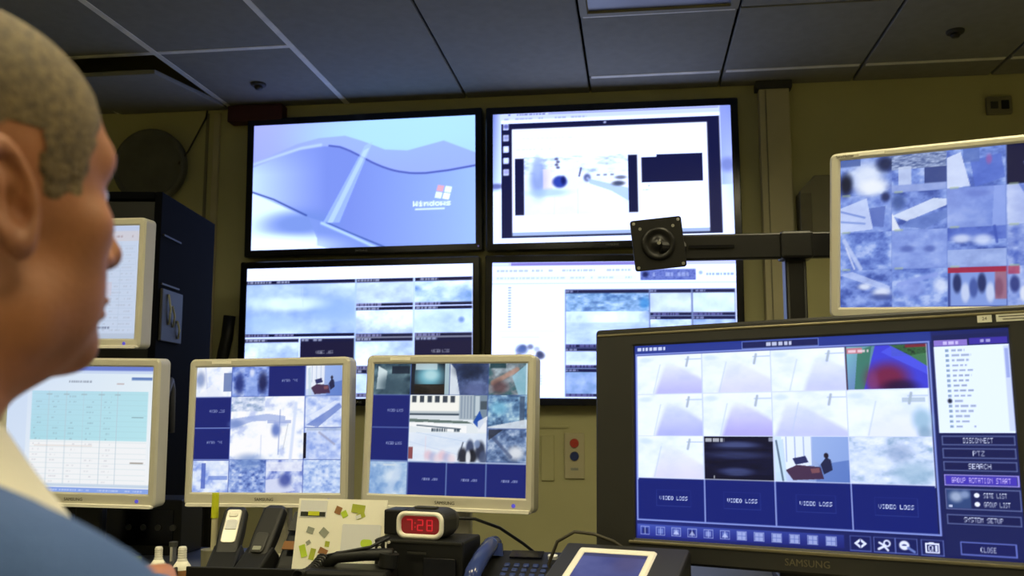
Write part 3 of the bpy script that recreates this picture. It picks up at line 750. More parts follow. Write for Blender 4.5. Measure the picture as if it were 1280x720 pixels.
def pic_F():
    c = Canvas(560, 314, (24, 34, 96))
    c.grad(0, 0, 1, 1, (38, 54, 150), (30, 38, 100), (30, 40, 120), (22, 28, 84))
    c.rect(0, 0, .822, .05, (40, 58, 148)); c.dashes(.012, .10, .022, .018, (220, 228, 250), 1, .9, .9)
    c.box(.33, .004, .543, .044, (110, 130, 205), .002); c.rect(.333, .009, .54, .04, (24, 32, 92)); c.dashes(.40, .47, .024, .02, (210, 216, 240), 2, .9, .95)
    L = (128, 146, 226)
    c.rect(0, 0, .004, 1, (20, 26, 80)); c.box(.005, .045, .819, .908, L, .0045)
    X = [.012, .213, .412, .61, .810]; Y = [.056, .262, .478, .692, .896]
    c.rect(.01, .056, .812, .70, (214, 224, 246))
    G = .0018
    specs = {(0, 0): ((160, 156, 240), .75, .45), (1, 0): ((196, 190, 244), .6, .40), (2, 0): ((180, 184, 246), .75, .62),
             (0, 1): ((150, 156, 240), .8, .45), (1, 1): ((160, 150, 240), .9, .45), (2, 1): ((182, 186, 240), .85, .20), (3, 1): ((226, 228, 246), .8, .40), (0, 2): ((214, 206, 244), .8, .40)}
    for (i, j), (tint, d, ap) in specs.items(): road_cell(c, X[i], Y[j], X[i + 1] - .003, Y[j + 1] - .004, 200 + i + 4 * j, ap, tint, d)
    u0, v0, u1, v1 = X[3], Y[0], X[4], Y[1]          # saturated picture, top right
    c.grad(u0, v0, u1, v1 - .004, (130, 200, 214), (30, 44, 60), (110, 150, 200), (60, 50, 200))
    w, h = u1 - u0, v1 - v0
    c.poly([(u0 + w * .16, v0 + .02), (u0 + w * .34, v0), (u0 + w * .24, v1 - .004), (u0 + w * .1, v1 - .004)], (54, 118, 96), .8)
    c.poly([(u0 + w * .38, v0), (u0 + w * .55, v0), (u1, v0 + h * .5), (u1, v1 - .004), (u0 + w * .22, v1 - .004)], (66, 68, 222))
    c.blob(u0 + w * .52, v0 + h * .74, w * .24, h * .32, (120, 34, 72), .95, clip=(u0, v0, u1, v1 - .004)); c.blob(u0 + w * .66, v0 + h * .95, w * .2, h * .16, (30, 14, 60), .8, clip=(u0, v0, u1, v1 - .004)); c.blob(u0 + w * .33, v0 + h * .8, w * .07, h * .22, (130, 60, 120), .7, clip=(u0, v0, u1, v1 - .004))
    c.noise(u0 + w * .58, v0, u1, v0 + h * .25, [(20, 40, 40), (60, 110, 70), (30, 60, 60)], 6, 230, .5); c.rect(u0 + w * .75, v0, u1, v0 + h * .07, (130, 40, 60), .9); c.poly([(u0 + w * .8, v0 + h * .25), (u1, v0 + h * .2), (u1, v0 + h * .5)], (70, 130, 90), .9)
    c.poly([(u0 + w * .58, v0 + h * .02), (u0 + w * .8, v0 + h * .25), (u1, v0 + h * .5), (u1, v0 + h * .68), (u0 + w * .45, v0 + h * .15)], (80, 90, 240), .9)
    c.rect(u0 + .004, v0 + .006, u0 + w * .22, v0 + h * .16, (206, 120, 140), .9); c.dashes(u0 + .008, u0 + w * .3, v0 + .022, .014, (246, 220, 226), 4, .8, .9); c.rect(u0, v0, u0 + .003, v1, (60, 30, 60))
    # parking picture, row 2 right
    c.blob(.79, .40, .022, .05, (150, 190, 220), .85); c.rect(.745, .30, .80, .32, (170, 190, 210), .7); c.blob(.795, .46, .016, .03, (120, 160, 200), .7)
    # dark picture, row 3
    u0, v0, u1, v1 = X[1], Y[2], X[2] - .002, Y[3]
    c.rect(u0, v0, u1, v1, (12, 14, 44)); 
    for dv, ww, aa in ((.2, .30, .55), (.42, .38, .5), (.80, .22, .7)): c.blob((u0 + u1) / 2 - .005, v0 + (v1 - v0) * dv, (u1 - u0) * ww, .018, (110, 128, 196), aa)
    c.noise(u0, v0 + .05, u1, v1 - .03, [(8, 10, 34), (30, 36, 84)], 3, 231, 3.0, a=.4); c.dashes(u0 + .004, u0 + .06, v0 + .018, .018, (200, 204, 214), 6, .85, .9); c.dashes(u1 - .04, u1, v0 + .014, .018, (170, 176, 200), 7, .8); c.dashes(u0 + .004, u0 + .03, v1 - .014, .016, (180, 184, 190), 8, .8, .9)
    lobby_cell(c, X[2] + .002, Y[2], X[3] - .003, Y[3], 232)
    c.poly([(X[2] + .002, Y[2]), (X[2] + .02, Y[2]), (X[2] + .03, Y[3]), (X[2] + .002, Y[3])], (200, 224, 236), .8); c.line([(X[2] + .006, Y[2] + .02), (X[2] + .022, Y[3])], .005, (60, 84, 120), .8)
    c.noise(X[3], Y[2], X[4], Y[3], [(150, 180, 216), (206, 220, 240), (240, 244, 250)], 6, 233); c.blob(.765, .64, .05, .05, (150, 186, 216), .7, clip=(X[3], Y[2], X[4], Y[3])); c.blob(.73, .55, .03, .04, (120, 150, 206), .5); c.blob(.66, .60, .04, .06, (226, 234, 246), .6)
    for i in range(4):
        loss(c, X[i], Y[3], X[i + 1], Y[4] + .004, (18, 32, 118), .0185, (.006, -.006), True)
    for x in X[1:4]: c.rect(x - .003, Y[3], x + .001, Y[4] + .006, (130, 146, 220)); c.rect(x - .003, Y[0], x, Y[3], (200, 212, 240), .8)
    for y in Y[1:4]: c.rect(X[0], y - .004, X[4], y, (214, 222, 246), .7)
    # icon strip
    c.grad(.006, .925, .585, .985, (70, 90, 190), (44, 58, 150), (40, 50, 150), (28, 36, 120))
    for i in range(12):
        u = .03 + .0475 * i; c.box(u - .014, .935, u + .014, .978, (150, 165, 230), .0022, .8)
        if i < 6:
            c.rect(u - .008, .945, u + .008, .97, [(30, 40, 110), (120, 140, 215), (150, 165, 230), (30, 40, 110), (150, 165, 230), (120, 140, 215)][i], .8); c.rect(u - .001, .94, u + .001, .975, (170, 182, 236), .8); c.poly([(u - .01, .97), (u, .948), (u + .01, .97)], (196, 206, 246), .7) if i in (2, 3, 5) else None
        else:
            c.rect(u - .011, .94, u + .011, .974, (176, 190, 242), .85); c.rect(u - .011, .955, u + .011, .959, (90, 110, 200), .8); c.rect(u - .001, .94, u + .001, .974, (90, 110, 200), .6)
    for k, u in enumerate((.625, .683, .735, .795)):
        c.box(u - .026, .925, u + .026, .993, (96, 112, 190), .002, .8); c.rect(u - .023, .931, u + .023, .988, (22, 30, 96))
    u = .625; c.poly([(u - .016, .959), (u, .936), (u + .016, .959), (u, .982)], (226, 230, 250)); c.poly([(u - .007, .959), (u, .949), (u + .007, .959), (u, .969)], (22, 30, 96)); c.rect(u - .002, .93, u + .002, .988, (22, 30, 96), .5)
    u = .683; c.blob(u + .006, .952, .009, .016, (226, 230, 250), 1, .3); c.blob(u + .006, .952, .005, .009, (22, 30, 96), 1, .3); c.line([(u - .014, .978), (u + .002, .962)], .006, (226, 230, 250)); c.line([(u - .012, .950), (u + .0, .962)], .005, (226, 230, 250)); c.line([(u - .002, .962), (u + .008, .982)], .005, (226, 230, 250))
    u = .735; c.blob(u - .005, .956, .012, .02, (230, 234, 250), 1, .3); c.blob(u - .005, .955, .006, .004, (40, 50, 120), .9, .3); c.line([(u + .004, .966), (u + .018, .982)], .006, (110, 130, 205))
    u = .795; c.box(u - .016, .940, u + .016, .982, (226, 230, 250), .0032); c.text('Q', u - .004, .962, .026, (226, 230, 250)); c.rect(u + .006, .948, u + .011, .975, (226, 230, 250)); c.rect(u - .008, .936, u + .004, .942, (226, 230, 250))
    # side panel
    c.rect(.826, .02, 1, .985, (26, 34, 92))
    c.rect(.829, .045, .905, .072, (140, 120, 216)); c.rect(.91, .04, .995, .068, (62, 50, 170)); c.dashes(.85, .885, .058, .014, (220, 210, 250), 11, .8, .9); c.dashes(.935, .97, .054, .014, (190, 190, 240), 12, .8, .9)
    c.rect(.828, .074, .997, .458, (232, 242, 255)); c.rect(.985, .08, .996, .45, (206, 216, 246)); c.rect(.987, .09, .995, .22, (160, 176, 236))
    for i in range(16):
        v = .092 + .0226 * i
        c.rect(.854, v - .006, .862, v + .006, (120, 150, 190), .8); c.dashes(.868, .868 + .05 * (.6 + .4 * ((i * 5) % 7) / 7), v, .009, (140, 156, 196), 60 + i, .75, .9)
    c.blob(.857, .092 + .0226 * 10, .005, .01, (20, 30, 60), .95)
    def btn(v, h, txt, fill=(22, 28, 84), tcol=(206, 212, 236), wid=.08):
        c.box(.832, v - h / 2, .995, v + h / 2, (92, 104, 160), .0028, .9); c.rect(.836, v - h / 2 + .006, .991, v + h / 2 - .006, fill); c.text(txt, .913, v, .022, tcol, wid=wid)
    btn(.492, .042, 'DISCONNECT', wid=.066); btn(.548, .044, 'PTZ', wid=.026); btn(.604, .042, 'SEARCH', wid=.05)
    btn(.664, .048, 'GROUP ROTATION START', (70, 56, 190), (206, 190, 250), .13); c.box(.832, .64, .996, .688, (150, 140, 236), .003)
    c.box(.832, .700, .997, .79, (92, 104, 160), .0028); c.rect(.836, .706, .888, .784, (50, 74, 130)); c.blob(.856, .735, .014, .022, (170, 186, 220), .9); c.blob(.876, .725, .010, .016, (140, 160, 206), .9); c.rect(.838, .77, .846, .78, (190, 200, 230))
    c.blob(.902, .727, .006, .010, (240, 240, 250), 1, .3); c.blob(.902, .765, .006, .010, (240, 240, 250), 1, .3); c.text('SITE LIST', .942, .727, .02, (214, 220, 240), wid=.05); c.text('GROUP LIST', .945, .765, .02, (214, 220, 240), wid=.056)
    btn(.832, .042, 'SYSTEM SETUP', wid=.085)
    c.box(.858, .925, .980, .982, (96, 110, 200), .003); c.rect(.863, .933, .975, .975, (24, 30, 96)); c.text('CLOSE', .919, .955, .022, (206, 212, 236), wid=.034)
    return c

def pic_tablet():
    c = Canvas(80, 60, (96, 104, 176)); c.noise(0, 0, 1, 1, [(84, 92, 168), (112, 118, 188)], 3, 300); c.rect(0, 0, 1, .12, (70, 74, 130)); c.blob(.75, .3, .2, .3, (110, 100, 150), .5)
    return c

# ------------------------------------------------------------------ the room
XL, XR, YB, YF, ZC = -3.3, 3.0, -1.9, 3.93, 2.47
def structure(name, mb, m, **k):
    return tag(mb.build(name, m, **k), kind='structure')
floor_o = structure('floor', MB().box(((XL + XR) / 2, (YB + YF) / 2, -.05), (XR - XL, YF - YB, .1)), 'floor_carpet')
structure('wall_back', MB().box(((XL + XR) / 2, YF + .05, 1.4), (XR - XL + .2, .1, 2.9)), 'wall_paint')
structure('wall_left', MB().box((XL - .05, (YB + YF) / 2, 1.4), (.1, YF - YB, 2.9)), 'wall_paint')
structure('wall_right', MB().box((XR + .05, (YB + YF) / 2, 1.4), (.1, YF - YB, 2.9)), 'wall_paint')
structure('wall_front', MB().box(((XL + XR) / 2, YB - .05, 1.4), (XR - XL + .2, .1, 2.9)), 'wall_paint')
ceil = structure('ceiling', MB().box(((XL + XR) / 2, (YB + YF) / 2, ZC + .33), (XR - XL, YF - YB, .06)), 'plenum')
structure('baseboard_back', MB().box(((XL + XR) / 2, YF - .008, .05), (XR - XL, .016, .1)), 'dark_grey', bevel=.003)

# suspended ceiling: lines between tiles
xl = [-.179 + .553 * k for k in range(-6, 6)]
xl = [XL] + [x for x in xl if XL + .1 < x < XR - .1] + [XR]
GAP = .010
HANG = (-2.391, -1.838)
light_lines = []
def ylines(xc):
    if xc < -1.285: base = 3.235
    elif xc < -.179: base = 2.62
    else: base = 3.73
    ys = [YF]; y = base
    while y > YB + .1:
        ys.append(y); y -= .62
    return ys + [YB]
LAMPS = []
LAMP_SPOTS = ((-.4555, 1.07), (-1.5615, 1.07), (-1.5615, -.79), (.6505, 1.56), (.6505, -.30), (1.7565, 1.56))  # the spot over the desk is added to brighten the notes board
for i in range(len(xl) - 1):
    x0, x1 = xl[i], xl[i + 1]; xc = (x0 + x1) / 2
    ys = ylines(xc)
    for j in range(len(ys) - 1):
        y1, y0 = ys[j], ys[j + 1]; yc = (y0 + y1) / 2
        w, d = x1 - x0 - GAP, y1 - y0 - GAP
        if d < .05: continue
        if abs(xc - .0975) < .1 and abs(yc - 2.80) < .12: LAMPS.append(('off', xc, yc, w, d)); continue
        if any(abs(xc - a) < .1 and abs(yc - b) < .31 for a, b in LAMP_SPOTS): LAMPS.append(('on', xc, yc, w, d)); continue
        M = T(xc, yc, ZC + .009)
        if j == 0 and abs(xc - (HANG[0] + HANG[1]) / 2) < .05:
            # the tile that has slipped: hinged on the wall side, front edge dropped
            M = T(xc, y1 - GAP / 2, ZC + .004) @ RX(6.2) @ T(0, -d / 2, 0)
        MB().box((0, 0, 0), (w, d, .018)).build('ceiling_tile', 'ceiling_tile', ceil, M, bevel=.003, seg=1)
for x in (-2.391, -1.838, -1.285):
    MB().box((0, 0, 0), (.024, YF - YB - .02, .012)).build('grid_bar', 'grid_bar', ceil, T(x, (YF + YB) / 2 if x > -2 else (YF + YB) / 2, ZC + .003))
for x0, x1, y in ((-2.391, -1.838, 3.235), (-1.838, -1.285, 3.235), (-.179, .374, 3.73), (.374, .927, 3.73), (.927, 1.48, 3.73), (1.48, 2.033, 3.73), (-.179, .374, 3.11)):
    MB().box((0, 0, 0), (x1 - x0 - .026, .026, .012)).build('grid_bar', 'grid_bar', ceil, T((x0 + x1) / 2, y, ZC + .0045))

# ceiling luminaires: lit rows with one added over the desk, one unlit panel above the screens
n_on = 0
for kind, xc, yc, w, d in LAMPS:
    if kind == 'on':
        n_on += 1
        r = empty('ceiling_light', (xc, yc, ZC), 0, 'warm ceiling light panel, %s' % {1: 'lit, leftmost column above the desk monitors', 2: 'lit, leftmost column behind the operator', 3: 'lit, added over the alarm clock end of the desk to brighten the notes', 4: 'lit, above the large display', 5: 'lit, behind the camera side of the large display'}.get(n_on, 'lit, at the far right of the room'), 'ceiling light', 'lit ceiling light panels')
    else:
        r = empty('ceiling_light', (xc, yc, ZC), 0, 'unlit square ceiling light panel above the wall screens', 'ceiling light')
    loft(MB(), [[(x, z, .012) for x, z in rr(w, d, .004)], [(x, z, -.006) for x, z in rr(w, d, .004)], [(x, z, -.006) for x, z in rr(w - .05, d - .05, .004)], [(x, z, .002) for x, z in rr(w - .06, d - .06, .004)]], False, False).build('light_frame', 'box_grey' if kind == 'off' else 'white_plastic', r)
    up = .07 if kind == 'on' else .0
    MB().box((0, 0, .006 + up), (w - .058, d - .058, .006)).build('diffuser', 'lamp_diffuser' if kind == 'on' else 'diffuser_off', r)
    MB().box((0, 0, .045 + up), (w - .04, d - .04, .05)).build('housing', 'dark_grey', r)
    if up:
        for sx, sy, a, b in ((-1, 0, .008, d - .02), (1, 0, .008, d - .02), (0, -1, w - .02, .008), (0, 1, w - .02, .008)):
            MB().box((sx * (w / 2 - .014), sy * (d / 2 - .014), up / 2 + .03), (a, b, up + .06)).build('light_cutoff_side', 'dark_grey', r)  # unseen recess walls added to cut lamp light off the upper wall

def sprinkler(x, y, label):
    r = empty('smoke_detector', (x, y, ZC), 0, label, 'smoke detector', 'ceiling smoke detectors')
    MB().lathe([(0, 0), (.032, 0), (.032, -.007), (.028, -.011), (0, -.012)]).build('base', 'dark_grey', r, smooth=False)
    MB().lathe([(0, -.011), (.016, -.012), (.018, -.018), (.012, -.026), (0, -.027)]).build('head', 'charcoal', r, smooth=True)
sprinkler(-1.58, 3.62, 'small dark smoke detector on the ceiling near the slipped tile')
sprinkler(1.18, 3.42, 'small dark smoke detector on the ceiling at the right')

# vertical trunking on the back wall
r = empty('wall_trunking', (.597, YF, 0), 0, 'tall pale vertical cable trunking beside the wall screens', 'trunking')
MB().box((0, -.03, 1.22), (.125, .06, 2.43)).build('duct', 'trunking', r, bevel=.004)
MB().box((0, -.034, 2.452), (.15, .068, .034)).build('top_cap', 'dark_grey', r, bevel=.003)
MB().box((-.035, -.062, 1.22), (.004, .004, 2.42)).build('seam', 'box_grey', r)
# narrow wall conduit on the left with loose wire
r = empty('wall_conduit', (-1.905, YF, 0), 0, 'thin vertical conduit on the wall above the black rack', 'conduit')
MB().box((0, -.008, 1.4), (.03, .016, 2.1)).build('conduit_body', 'trunking', r, bevel=.003)
MB().box((-.05, -.004, 1.4), (.012, .008, 2.1)).build('conduit_strip', 'box_grey', r)
tag(MB().tube([(-2.06, YF - .06, 2.20), (-2.03, YF - .03, 2.27), (-1.99, YF - .02, 2.36), (-1.96, YF - .012, 2.43), (-1.955, YF - .012, 2.468)], .004).build('loose_wire', 'dark_cord', smooth=True), 'thin loose wire running from the round wall disc to the ceiling', 'wire')
# round wall disc
r = empty('round_wall_disc', (-2.21, YF, 2.20), 0, 'round dark grey disc on the wall above the black rack', 'wall disc')
RM = RX(90)
MB().lathe([(0, 0), (.165, 0), (.172, .012), (.172, .05), (.164, .058), (.152, .052), (0, .046)], 40, RM).build('disc_shell', 'disc_grey', r, smooth=False)
MB().lathe([(.150, .05), (.160, .062), (.172, .062), (.176, .05)], 40, RM).build('rim', 'disc_grey', r, smooth=True)
# thermostat
r = empty('wall_thermostat', (1.505, YF, 2.335), 0, 'small grey thermostat high on the wall at the right', 'thermostat')
MB().box((0, -.012, 0), (.10, .024, .075)).build('housing', 'box_grey', r, bevel=.005)
MB().box((.02, -.0255, 0), (.03, .004, .038)).build('dial_window', 'black_plastic', r, bevel=.001)
MB().box((-.022, -.025, .0), (.03, .003, .03)).build('vent_plate', 'dark_grey', r, bevel=.001)
# grey junction box between trunking and right monitor
r = empty('junction_box', (.80, YF, 1.89), 0, 'grey metal junction box on the wall behind the monitor arm', 'junction box')
MB().prism([(-.12, -.13), (.12, -.13), (.12, .155), (-.06, .155), (-.12, .09)], -.10, 0).build('enclosure', 'box_grey', r, bevel=.004)
MB().box((-.098, -.103, -.03), (.045, .006, .22)).build('dark_side_strip', 'side_face_grey', r, bevel=.002)  # added darker strip, standing in for the box's dark left side face
MB().cyl((.012, -.104, .07), (.012, -.098, .07), .014).build('knockout', 'black_plastic', r)
# red-brown item above left TV
r = empty('wall_box', (-1.70, YF, 2.425), 0, 'dark red box mounted at the ceiling above the left wall screen', 'wall box')
MB().box((0, -.035, 0), (.26, .07, .078)).build('housing', 'dark_red', r, bevel=.006)
MB().box((0, -.072, 0), (.23, .004, .052)).build('face', 'dark_red', r, bevel=.002)
# socket plate under the TVs
r = empty('wall_socket_plate', (-.262, YF, .895), 0, 'wall socket plate with one red and one blue round socket', 'socket plate')
MB().box((0, -.006, 0), (.085, .012, .19)).build('plate', 'trunking', r, bevel=.004)
MB().cyl((0, -.022, .052), (0, -.01, .052), .017, .02).build('red_socket', 'red_plastic', r)
MB().cyl((0, -.022, -.002), (0, -.01, -.002), .017, .02).build('blue_socket', 'blue_plastic', r)
MB().box((0, -.013, -.055), (.032, .004, .01)).build('label_strip', 'grey_print', r)
r = empty('wall_blank_plate', (-.375, YF, .885), 0, 'blank beige wall plate left of the coloured sockets', 'wall plate')
MB().box((0, -.005, 0), (.055, .010, .19)).build('plate', 'wall_paint', r, bevel=.003)
MB().box((.03, -.004, .13), (.12, .008, .012)).build('ridge', 'wall_paint', r, bevel=.002)
# ------------------------------------------------------------------ wall screens
TV_W, TV_H = 1.018, .573
def television(x, y, z, yaw, roll, cv, label, gain=1.0):
    r = empty('wall_television', (x, YF, z - .33), 0, label, 'television', 'four wall televisions')
    Mh = T(0, y - YF, .33) @ RZ(yaw) @ RY(roll)
    frame_mesh(TV_W + .062, TV_H + .062, .008, TV_W, TV_H, 0, .0, .05, .003, .002).build('bezel', 'black_gloss', r, Mh)
    screen_part(cv, TV_W, TV_H, r, Mh @ T(0, .005, 0), gain=gain, boost=1.0)
    MB().box((0, .06, -.02), (TV_W * .7, .03, TV_H * .6)).build('back_cover', 'black_plastic', r, Mh, bevel=.008)
    MB().box((0, (YF - y) / 2 + .03, 0), (.42, YF - y - .04, .26)).build('wall_mount', 'black_metal', r, T(0, y - YF, .33))
    MB().cyl((0, -.0006, 0), (0, .002, 0), .004, n=10).build('power_light', 'led_dim', r, Mh @ T(TV_W / 2 + .012, 0, -TV_H / 2 - .012))
    text_mesh('lettering', 'SAMSUNG', .012, 'grey_print', r, Mh @ T(0, -.0008, -TV_H / 2 - .016))
television(-1.189, 3.862, 2.081, -.0, -.5, pic_wallpaper(), 'wall television at upper left showing a blue wave desktop wallpaper')
television(-.092, 3.862, 2.083, 1.0, -.3, pic_browser(), 'wall television at upper right showing a browser window with a street camera')
television(-1.193, 3.842, 1.420, -.6, -.2, pic_mosaic(), 'wall television at lower left showing a mosaic of sky views')
television(-.094, 3.85, 1.420, .8, .4, pic_portal(), 'wall television at lower right showing a white web page and camera tiles')
# cables hanging at the left of the lower TV
for k in range(1):
    tag(MB().tube([(-1.79, YF - .05, 1.50), (-1.80, YF - .05, 1.40), (-1.83, YF - .05, 1.25), (-1.86, YF - .05, 1.10), (-1.86, YF - .04, .8), (-1.85, YF - .04, .12)], .028).build('cable_bundle', 'cable_black', smooth=True),
        'thick black cable bundle hanging beside the lower left wall television', 'cable')

# ------------------------------------------------------------------ the console desk
DZ = .73
r = empty('console_desk', (-.35, 1.7, 0), 0, 'long dark console desk carrying the monitors and phones', 'desk')
MB().box((0, 0, DZ - .015), (3.6, 1.45, .03)).build('desk_top', 'desk_laminate', r, bevel=.004)
MB().box((0, -.727, DZ - .015), (3.6, .006, .032)).build('edge_band', 'desk_edge', r)
for x in (-1.76, -.3, 1.0, 1.76):
    MB().box((x, .02, (DZ - .03) / 2), (.03, 1.3, DZ - .03)).build('leg_panel', 'desk_edge', r, bevel=.002)
MB().box((0, .68, .42), (3.5, .02, .55)).build('modesty_panel', 'desk_edge', r)

# ------------------------------------------------------------------ desktop monitors
def monitor(name, label, pos, yaw, tilt, roll, w, h, bz, cv, body='beige_plastic', rad=.014, mount='stand', gain=1.0, logo='SAMSUNG', dep=.05, lip_mat='beige_pale', badge=None, stand=None, boost=0.0):
    l, rt, t, b = bz
    W, H = w + l + rt, h + t + b
    cx, cz = (l - rt) / 2, (b - t) / 2            # opening offset relative to the case centre
    base_z = DZ
    r = empty(name, (pos[0], pos[1], base_z), RAD(yaw), label, 'monitor')
    Mh = T(0, 0, pos[2] - base_z) @ RX(tilt) @ RY(roll)
    Mc = Mh @ T(-cx, -.006, -cz)
    frame_mesh(W, H, rad, w, h, cx, cz, dep, .005, .004).build('bezel', body, r, Mc)
    screen_part(cv, w, h, r, Mh, gain=gain, boost=boost)
    mb = MB()
    loft(mb, [lp(rr(W - .02, H - .02, rad), dep), lp(rr(W - .06, H - .06, .02), dep + .018), lp(rr(W * .55, H * .55, .02), dep + .04)], True, True)
    mb.build('back_shell', body, r, Mc)
    if lip_mat:
        loft(MB(), [lp(rr(W - .016, .007, .0033, 3, 0, -H / 2 + .004), -.006), lp(rr(W - .010, .010, .0045, 3, 0, -H / 2 + .004), .004)], True, True).build('lower_lip', lip_mat, r, Mc)  # pale material puts the brightness of its lit top into the lip
    if logo:
        text_mesh('lettering', logo, .0105, 'ink', r, Mc @ T(0, -.0006, -H / 2 + b * .52))
        MB().cyl((0, -.0012, 0), (0, .002, 0), .0045, n=14).build('power_button', 'led_blue', r, Mc @ T(W / 2 - .045, 0, -H / 2 + b * .5))
    if badge:
        MB().box((0, 0, 0), (.05, .001, .007)).build('model_badge', badge, r, Mc @ T(-W / 2 + .085, -.0006, H / 2 - t * .45))
    ny = .075
    if mount == 'stand':
        top = pos[2] - base_z - .02
        MB().box((0, ny, top / 2 + .01), (.07, .035, top)).build('neck', stand or body, r, bevel=.008)
        MB().lathe([(0, 0), (.125, 0), (.125, .008), (.11, .018), (.04, .024), (0, .024)], 32).build('base', stand or body, r, T(0, ny - .02, 0), smooth=False)
        MB().box((0, ny - .016, pos[2] - base_z), (.09, .03, .09)).build('hinge', 'dark_grey', r, bevel=.006)
    elif mount == 'pole':
        top = pos[2] - base_z + .05
        MB().cyl((-.22, ny + .02, 0), (-.22, ny + .02, top), .02).build('pole', 'black_metal', r)
        MB().box((-.11, ny + .02, pos[2] - base_z), (.24, .03, .05)).build('side_arm', 'black_metal', r, bevel=.004)
        MB().box((0, ny + .01, pos[2] - base_z), (.08, .05, .08)).build('bracket', 'black_metal', r, bevel=.005)
        MB().box((-.22, ny + .02, .006), (.10, .10, .012)).build('base_plate', 'black_metal', r, bevel=.004)
    return r, Mh, Mc, W, H

BZ = (.0185, .0185, .0205, .0335)
monitor('desk_monitor', 'beige framed monitor with camera tiles, left of the red alarm clock', (-.885, 2.148, 1.055), -1.8, -1.4, -.6, .376, .301, BZ, pic_A(), badge='beige_pale')
monitor('desk_monitor', 'beige framed monitor showing a bus street view, behind the red alarm clock', (-.432, 2.104, 1.058), -7.0, -3.1, .4, .376, .301, BZ, pic_B(), badge='beige_pale')
monitor('desk_monitor', 'beige framed monitor with a pale cyan spreadsheet, beside the man', (-1.338, 2.088, 1.055), .4, 2.0, .8, .376, .301, BZ, pic_C(), gain=.92, stand='black_plastic')
monitor('desk_monitor', "raised beige framed monitor with a pale list, behind the man's face", (-1.487, 2.262, 1.437), -2.6, 1.2, .8, .376, .301, (.0185, .0185, .0205, .0255), pic_D(), mount='pole', gain=.9)
rE, MhE, McE, WE, HE = monitor('arm_monitor', 'beige monitor of blue camera tiles mounted above the large black display', (.605, 1.859, 1.455), -28.2, 1.6, 3.0, .408, .306, (.0215, .02, .016, .022), pic_E(), mount=None, logo=None, lip_mat=None, badge='white_plastic')
text_mesh('lettering', 'SyncMaster', .008, 'ink', rE, McE @ T(-WE / 2 + .032, -.0006, HE / 2 - .0085))

# ------------------------------------------------------------------ large black display
rF, MhF, McF, WF, HF = monitor('large_display', 'large charcoal display with a camera grid and control panel, at the right', (.316, 1.811, 1.046), -23.4, -3.1, -.9, .698, .392, (.088, .075, .038, .046), pic_F(), body='charcoal', rad=.008, mount=None, logo=None, dep=.055, lip_mat=None, boost=.25)
cxF, czF = (.088 - .075) / 2, (.062 - .038) / 2
# bronze trim line under the picture, ridge along the top edge
MB().box((0, 0, 0), (.735, .004, .006)).build('lower_trim', 'bronze_trim', rF, MhF @ T(.006, -.0075, -.392 / 2 - .007), bevel=.0015)
MB().box((0, 0, 0), (WF - .01, .012, .005)).build('top_ridge', 'bronze_trim', rF, McF @ T(0, .004, HF / 2 - .013), bevel=.0015)
text_mesh('lettering', 'SAMSUNG', .018, 'bronze_trim', rF, McF @ T(0, -.0008, -HF / 2 + .020))
st = MB().box((0, 0, 0), (.0225, .0008, .0125)).build('label_sticker', 'label_white', rF, MhF @ T(.314, -.007, .392 / 2 + .0165))
text_mesh('sticker_print', '24', .008, 'ink', st, T(0, -.0005, 0))
st = MB().box((0, 0, 0), (.062, .0008, .0125)).build('label_sticker', 'label_white', rF, MhF @ T(.363, -.007, .392 / 2 + .0165))
for k in range(2): MB().box((0, 0, 0), (.05 - .012 * k, .0004, .0016)).build('sticker_print', 'ink', st, T(-.002, -.0005, .0025 - .005 * k))
hF = 1.046 - DZ
MB().box((0, .085, hF / 2), (.16, .04, hF)).build('neck', 'charcoal', rF, bevel=.01)
loft(MB(), [[(x, y + .03, 0) for x, y in rr(.40, .18, .05)], [(x, y + .03, .012) for x, y in rr(.40, .18, .05)], [(x, y + .03, .022) for x, y in rr(.34, .12, .04)]]).build('base', 'charcoal', rF)

# ------------------------------------------------------------------ monitor arm with empty plate
r = empty('monitor_arm', (.358, 2.125, DZ), 0, 'black monitor arm on a post with an empty square mounting plate', 'monitor arm')
MB().box((0, 0, .377), (.046, .05, .754)).build('post', 'black_metal', r, bevel=.004)
for x in (-.018, .018): MB().box((x, -.026, .35), (.004, .004, .70)).build('post_ridge', 'dark_grey', r)
MB().box((0, .03, .008), (.12, .12, .016)).build('foot_plate', 'black_metal', r, bevel=.004)
az = 1.466 - DZ
MB().box((-.055, -.03, az), (.40, .022, .058)).build('cross_arm', 'black_metal', r, bevel=.004)
MB().box((-.185, -.043, az), (.10, .005, .007)).build('arm_slot', 'black_gloss', r)
MB().box((.0, -.022, az), (.07, .06, .062)).build('clamp', 'black_metal', r, bevel=.006)
MB().tube([(.12, -.03, az), (.19, -.06, az), (.245, -.10, az)], .022, 12).build('rear_joint', 'black_metal', r, smooth=True)
MP = T(-.304, -.062, az + .006) @ RZ(6) @ RX(2) @ RY(-6)
plate = MB().prism(rr(.115, .115, .006), -.003, .003).build('mounting_plate', 'black_metal', r, MP, bevel=.0012)
for sx in (-1, 1):
    for sz in (-1, 1):
        MB().cyl((sx * .050, -.0042, sz * .050), (sx * .050, .0, sz * .050), .0036, n=12).build('plate_hole', 'screw_metal', plate)
for sx in (-1, 1): MB().cyl((sx * .037, -.0042, .037), (sx * .037, 0, .037), .0036, n=12).build('plate_hole', 'screw_metal', plate)
MB().lathe([(.038, 0), (.038, .006), (.030, .010), (.026, .004), (.014, .004), (.012, .010), (0, .012)], 28, RX(90)).build('swivel_hub', 'black_metal', plate, smooth=True)
MB().cyl((0, -.016, 0), (0, -.01, 0), .004, n=10).build('hub_screw', 'screw_metal', plate)
MB().cyl((-.304, -.06, az), (-.25, -.03, az), .018, n=16).build('plate_joint', 'black_metal', r)

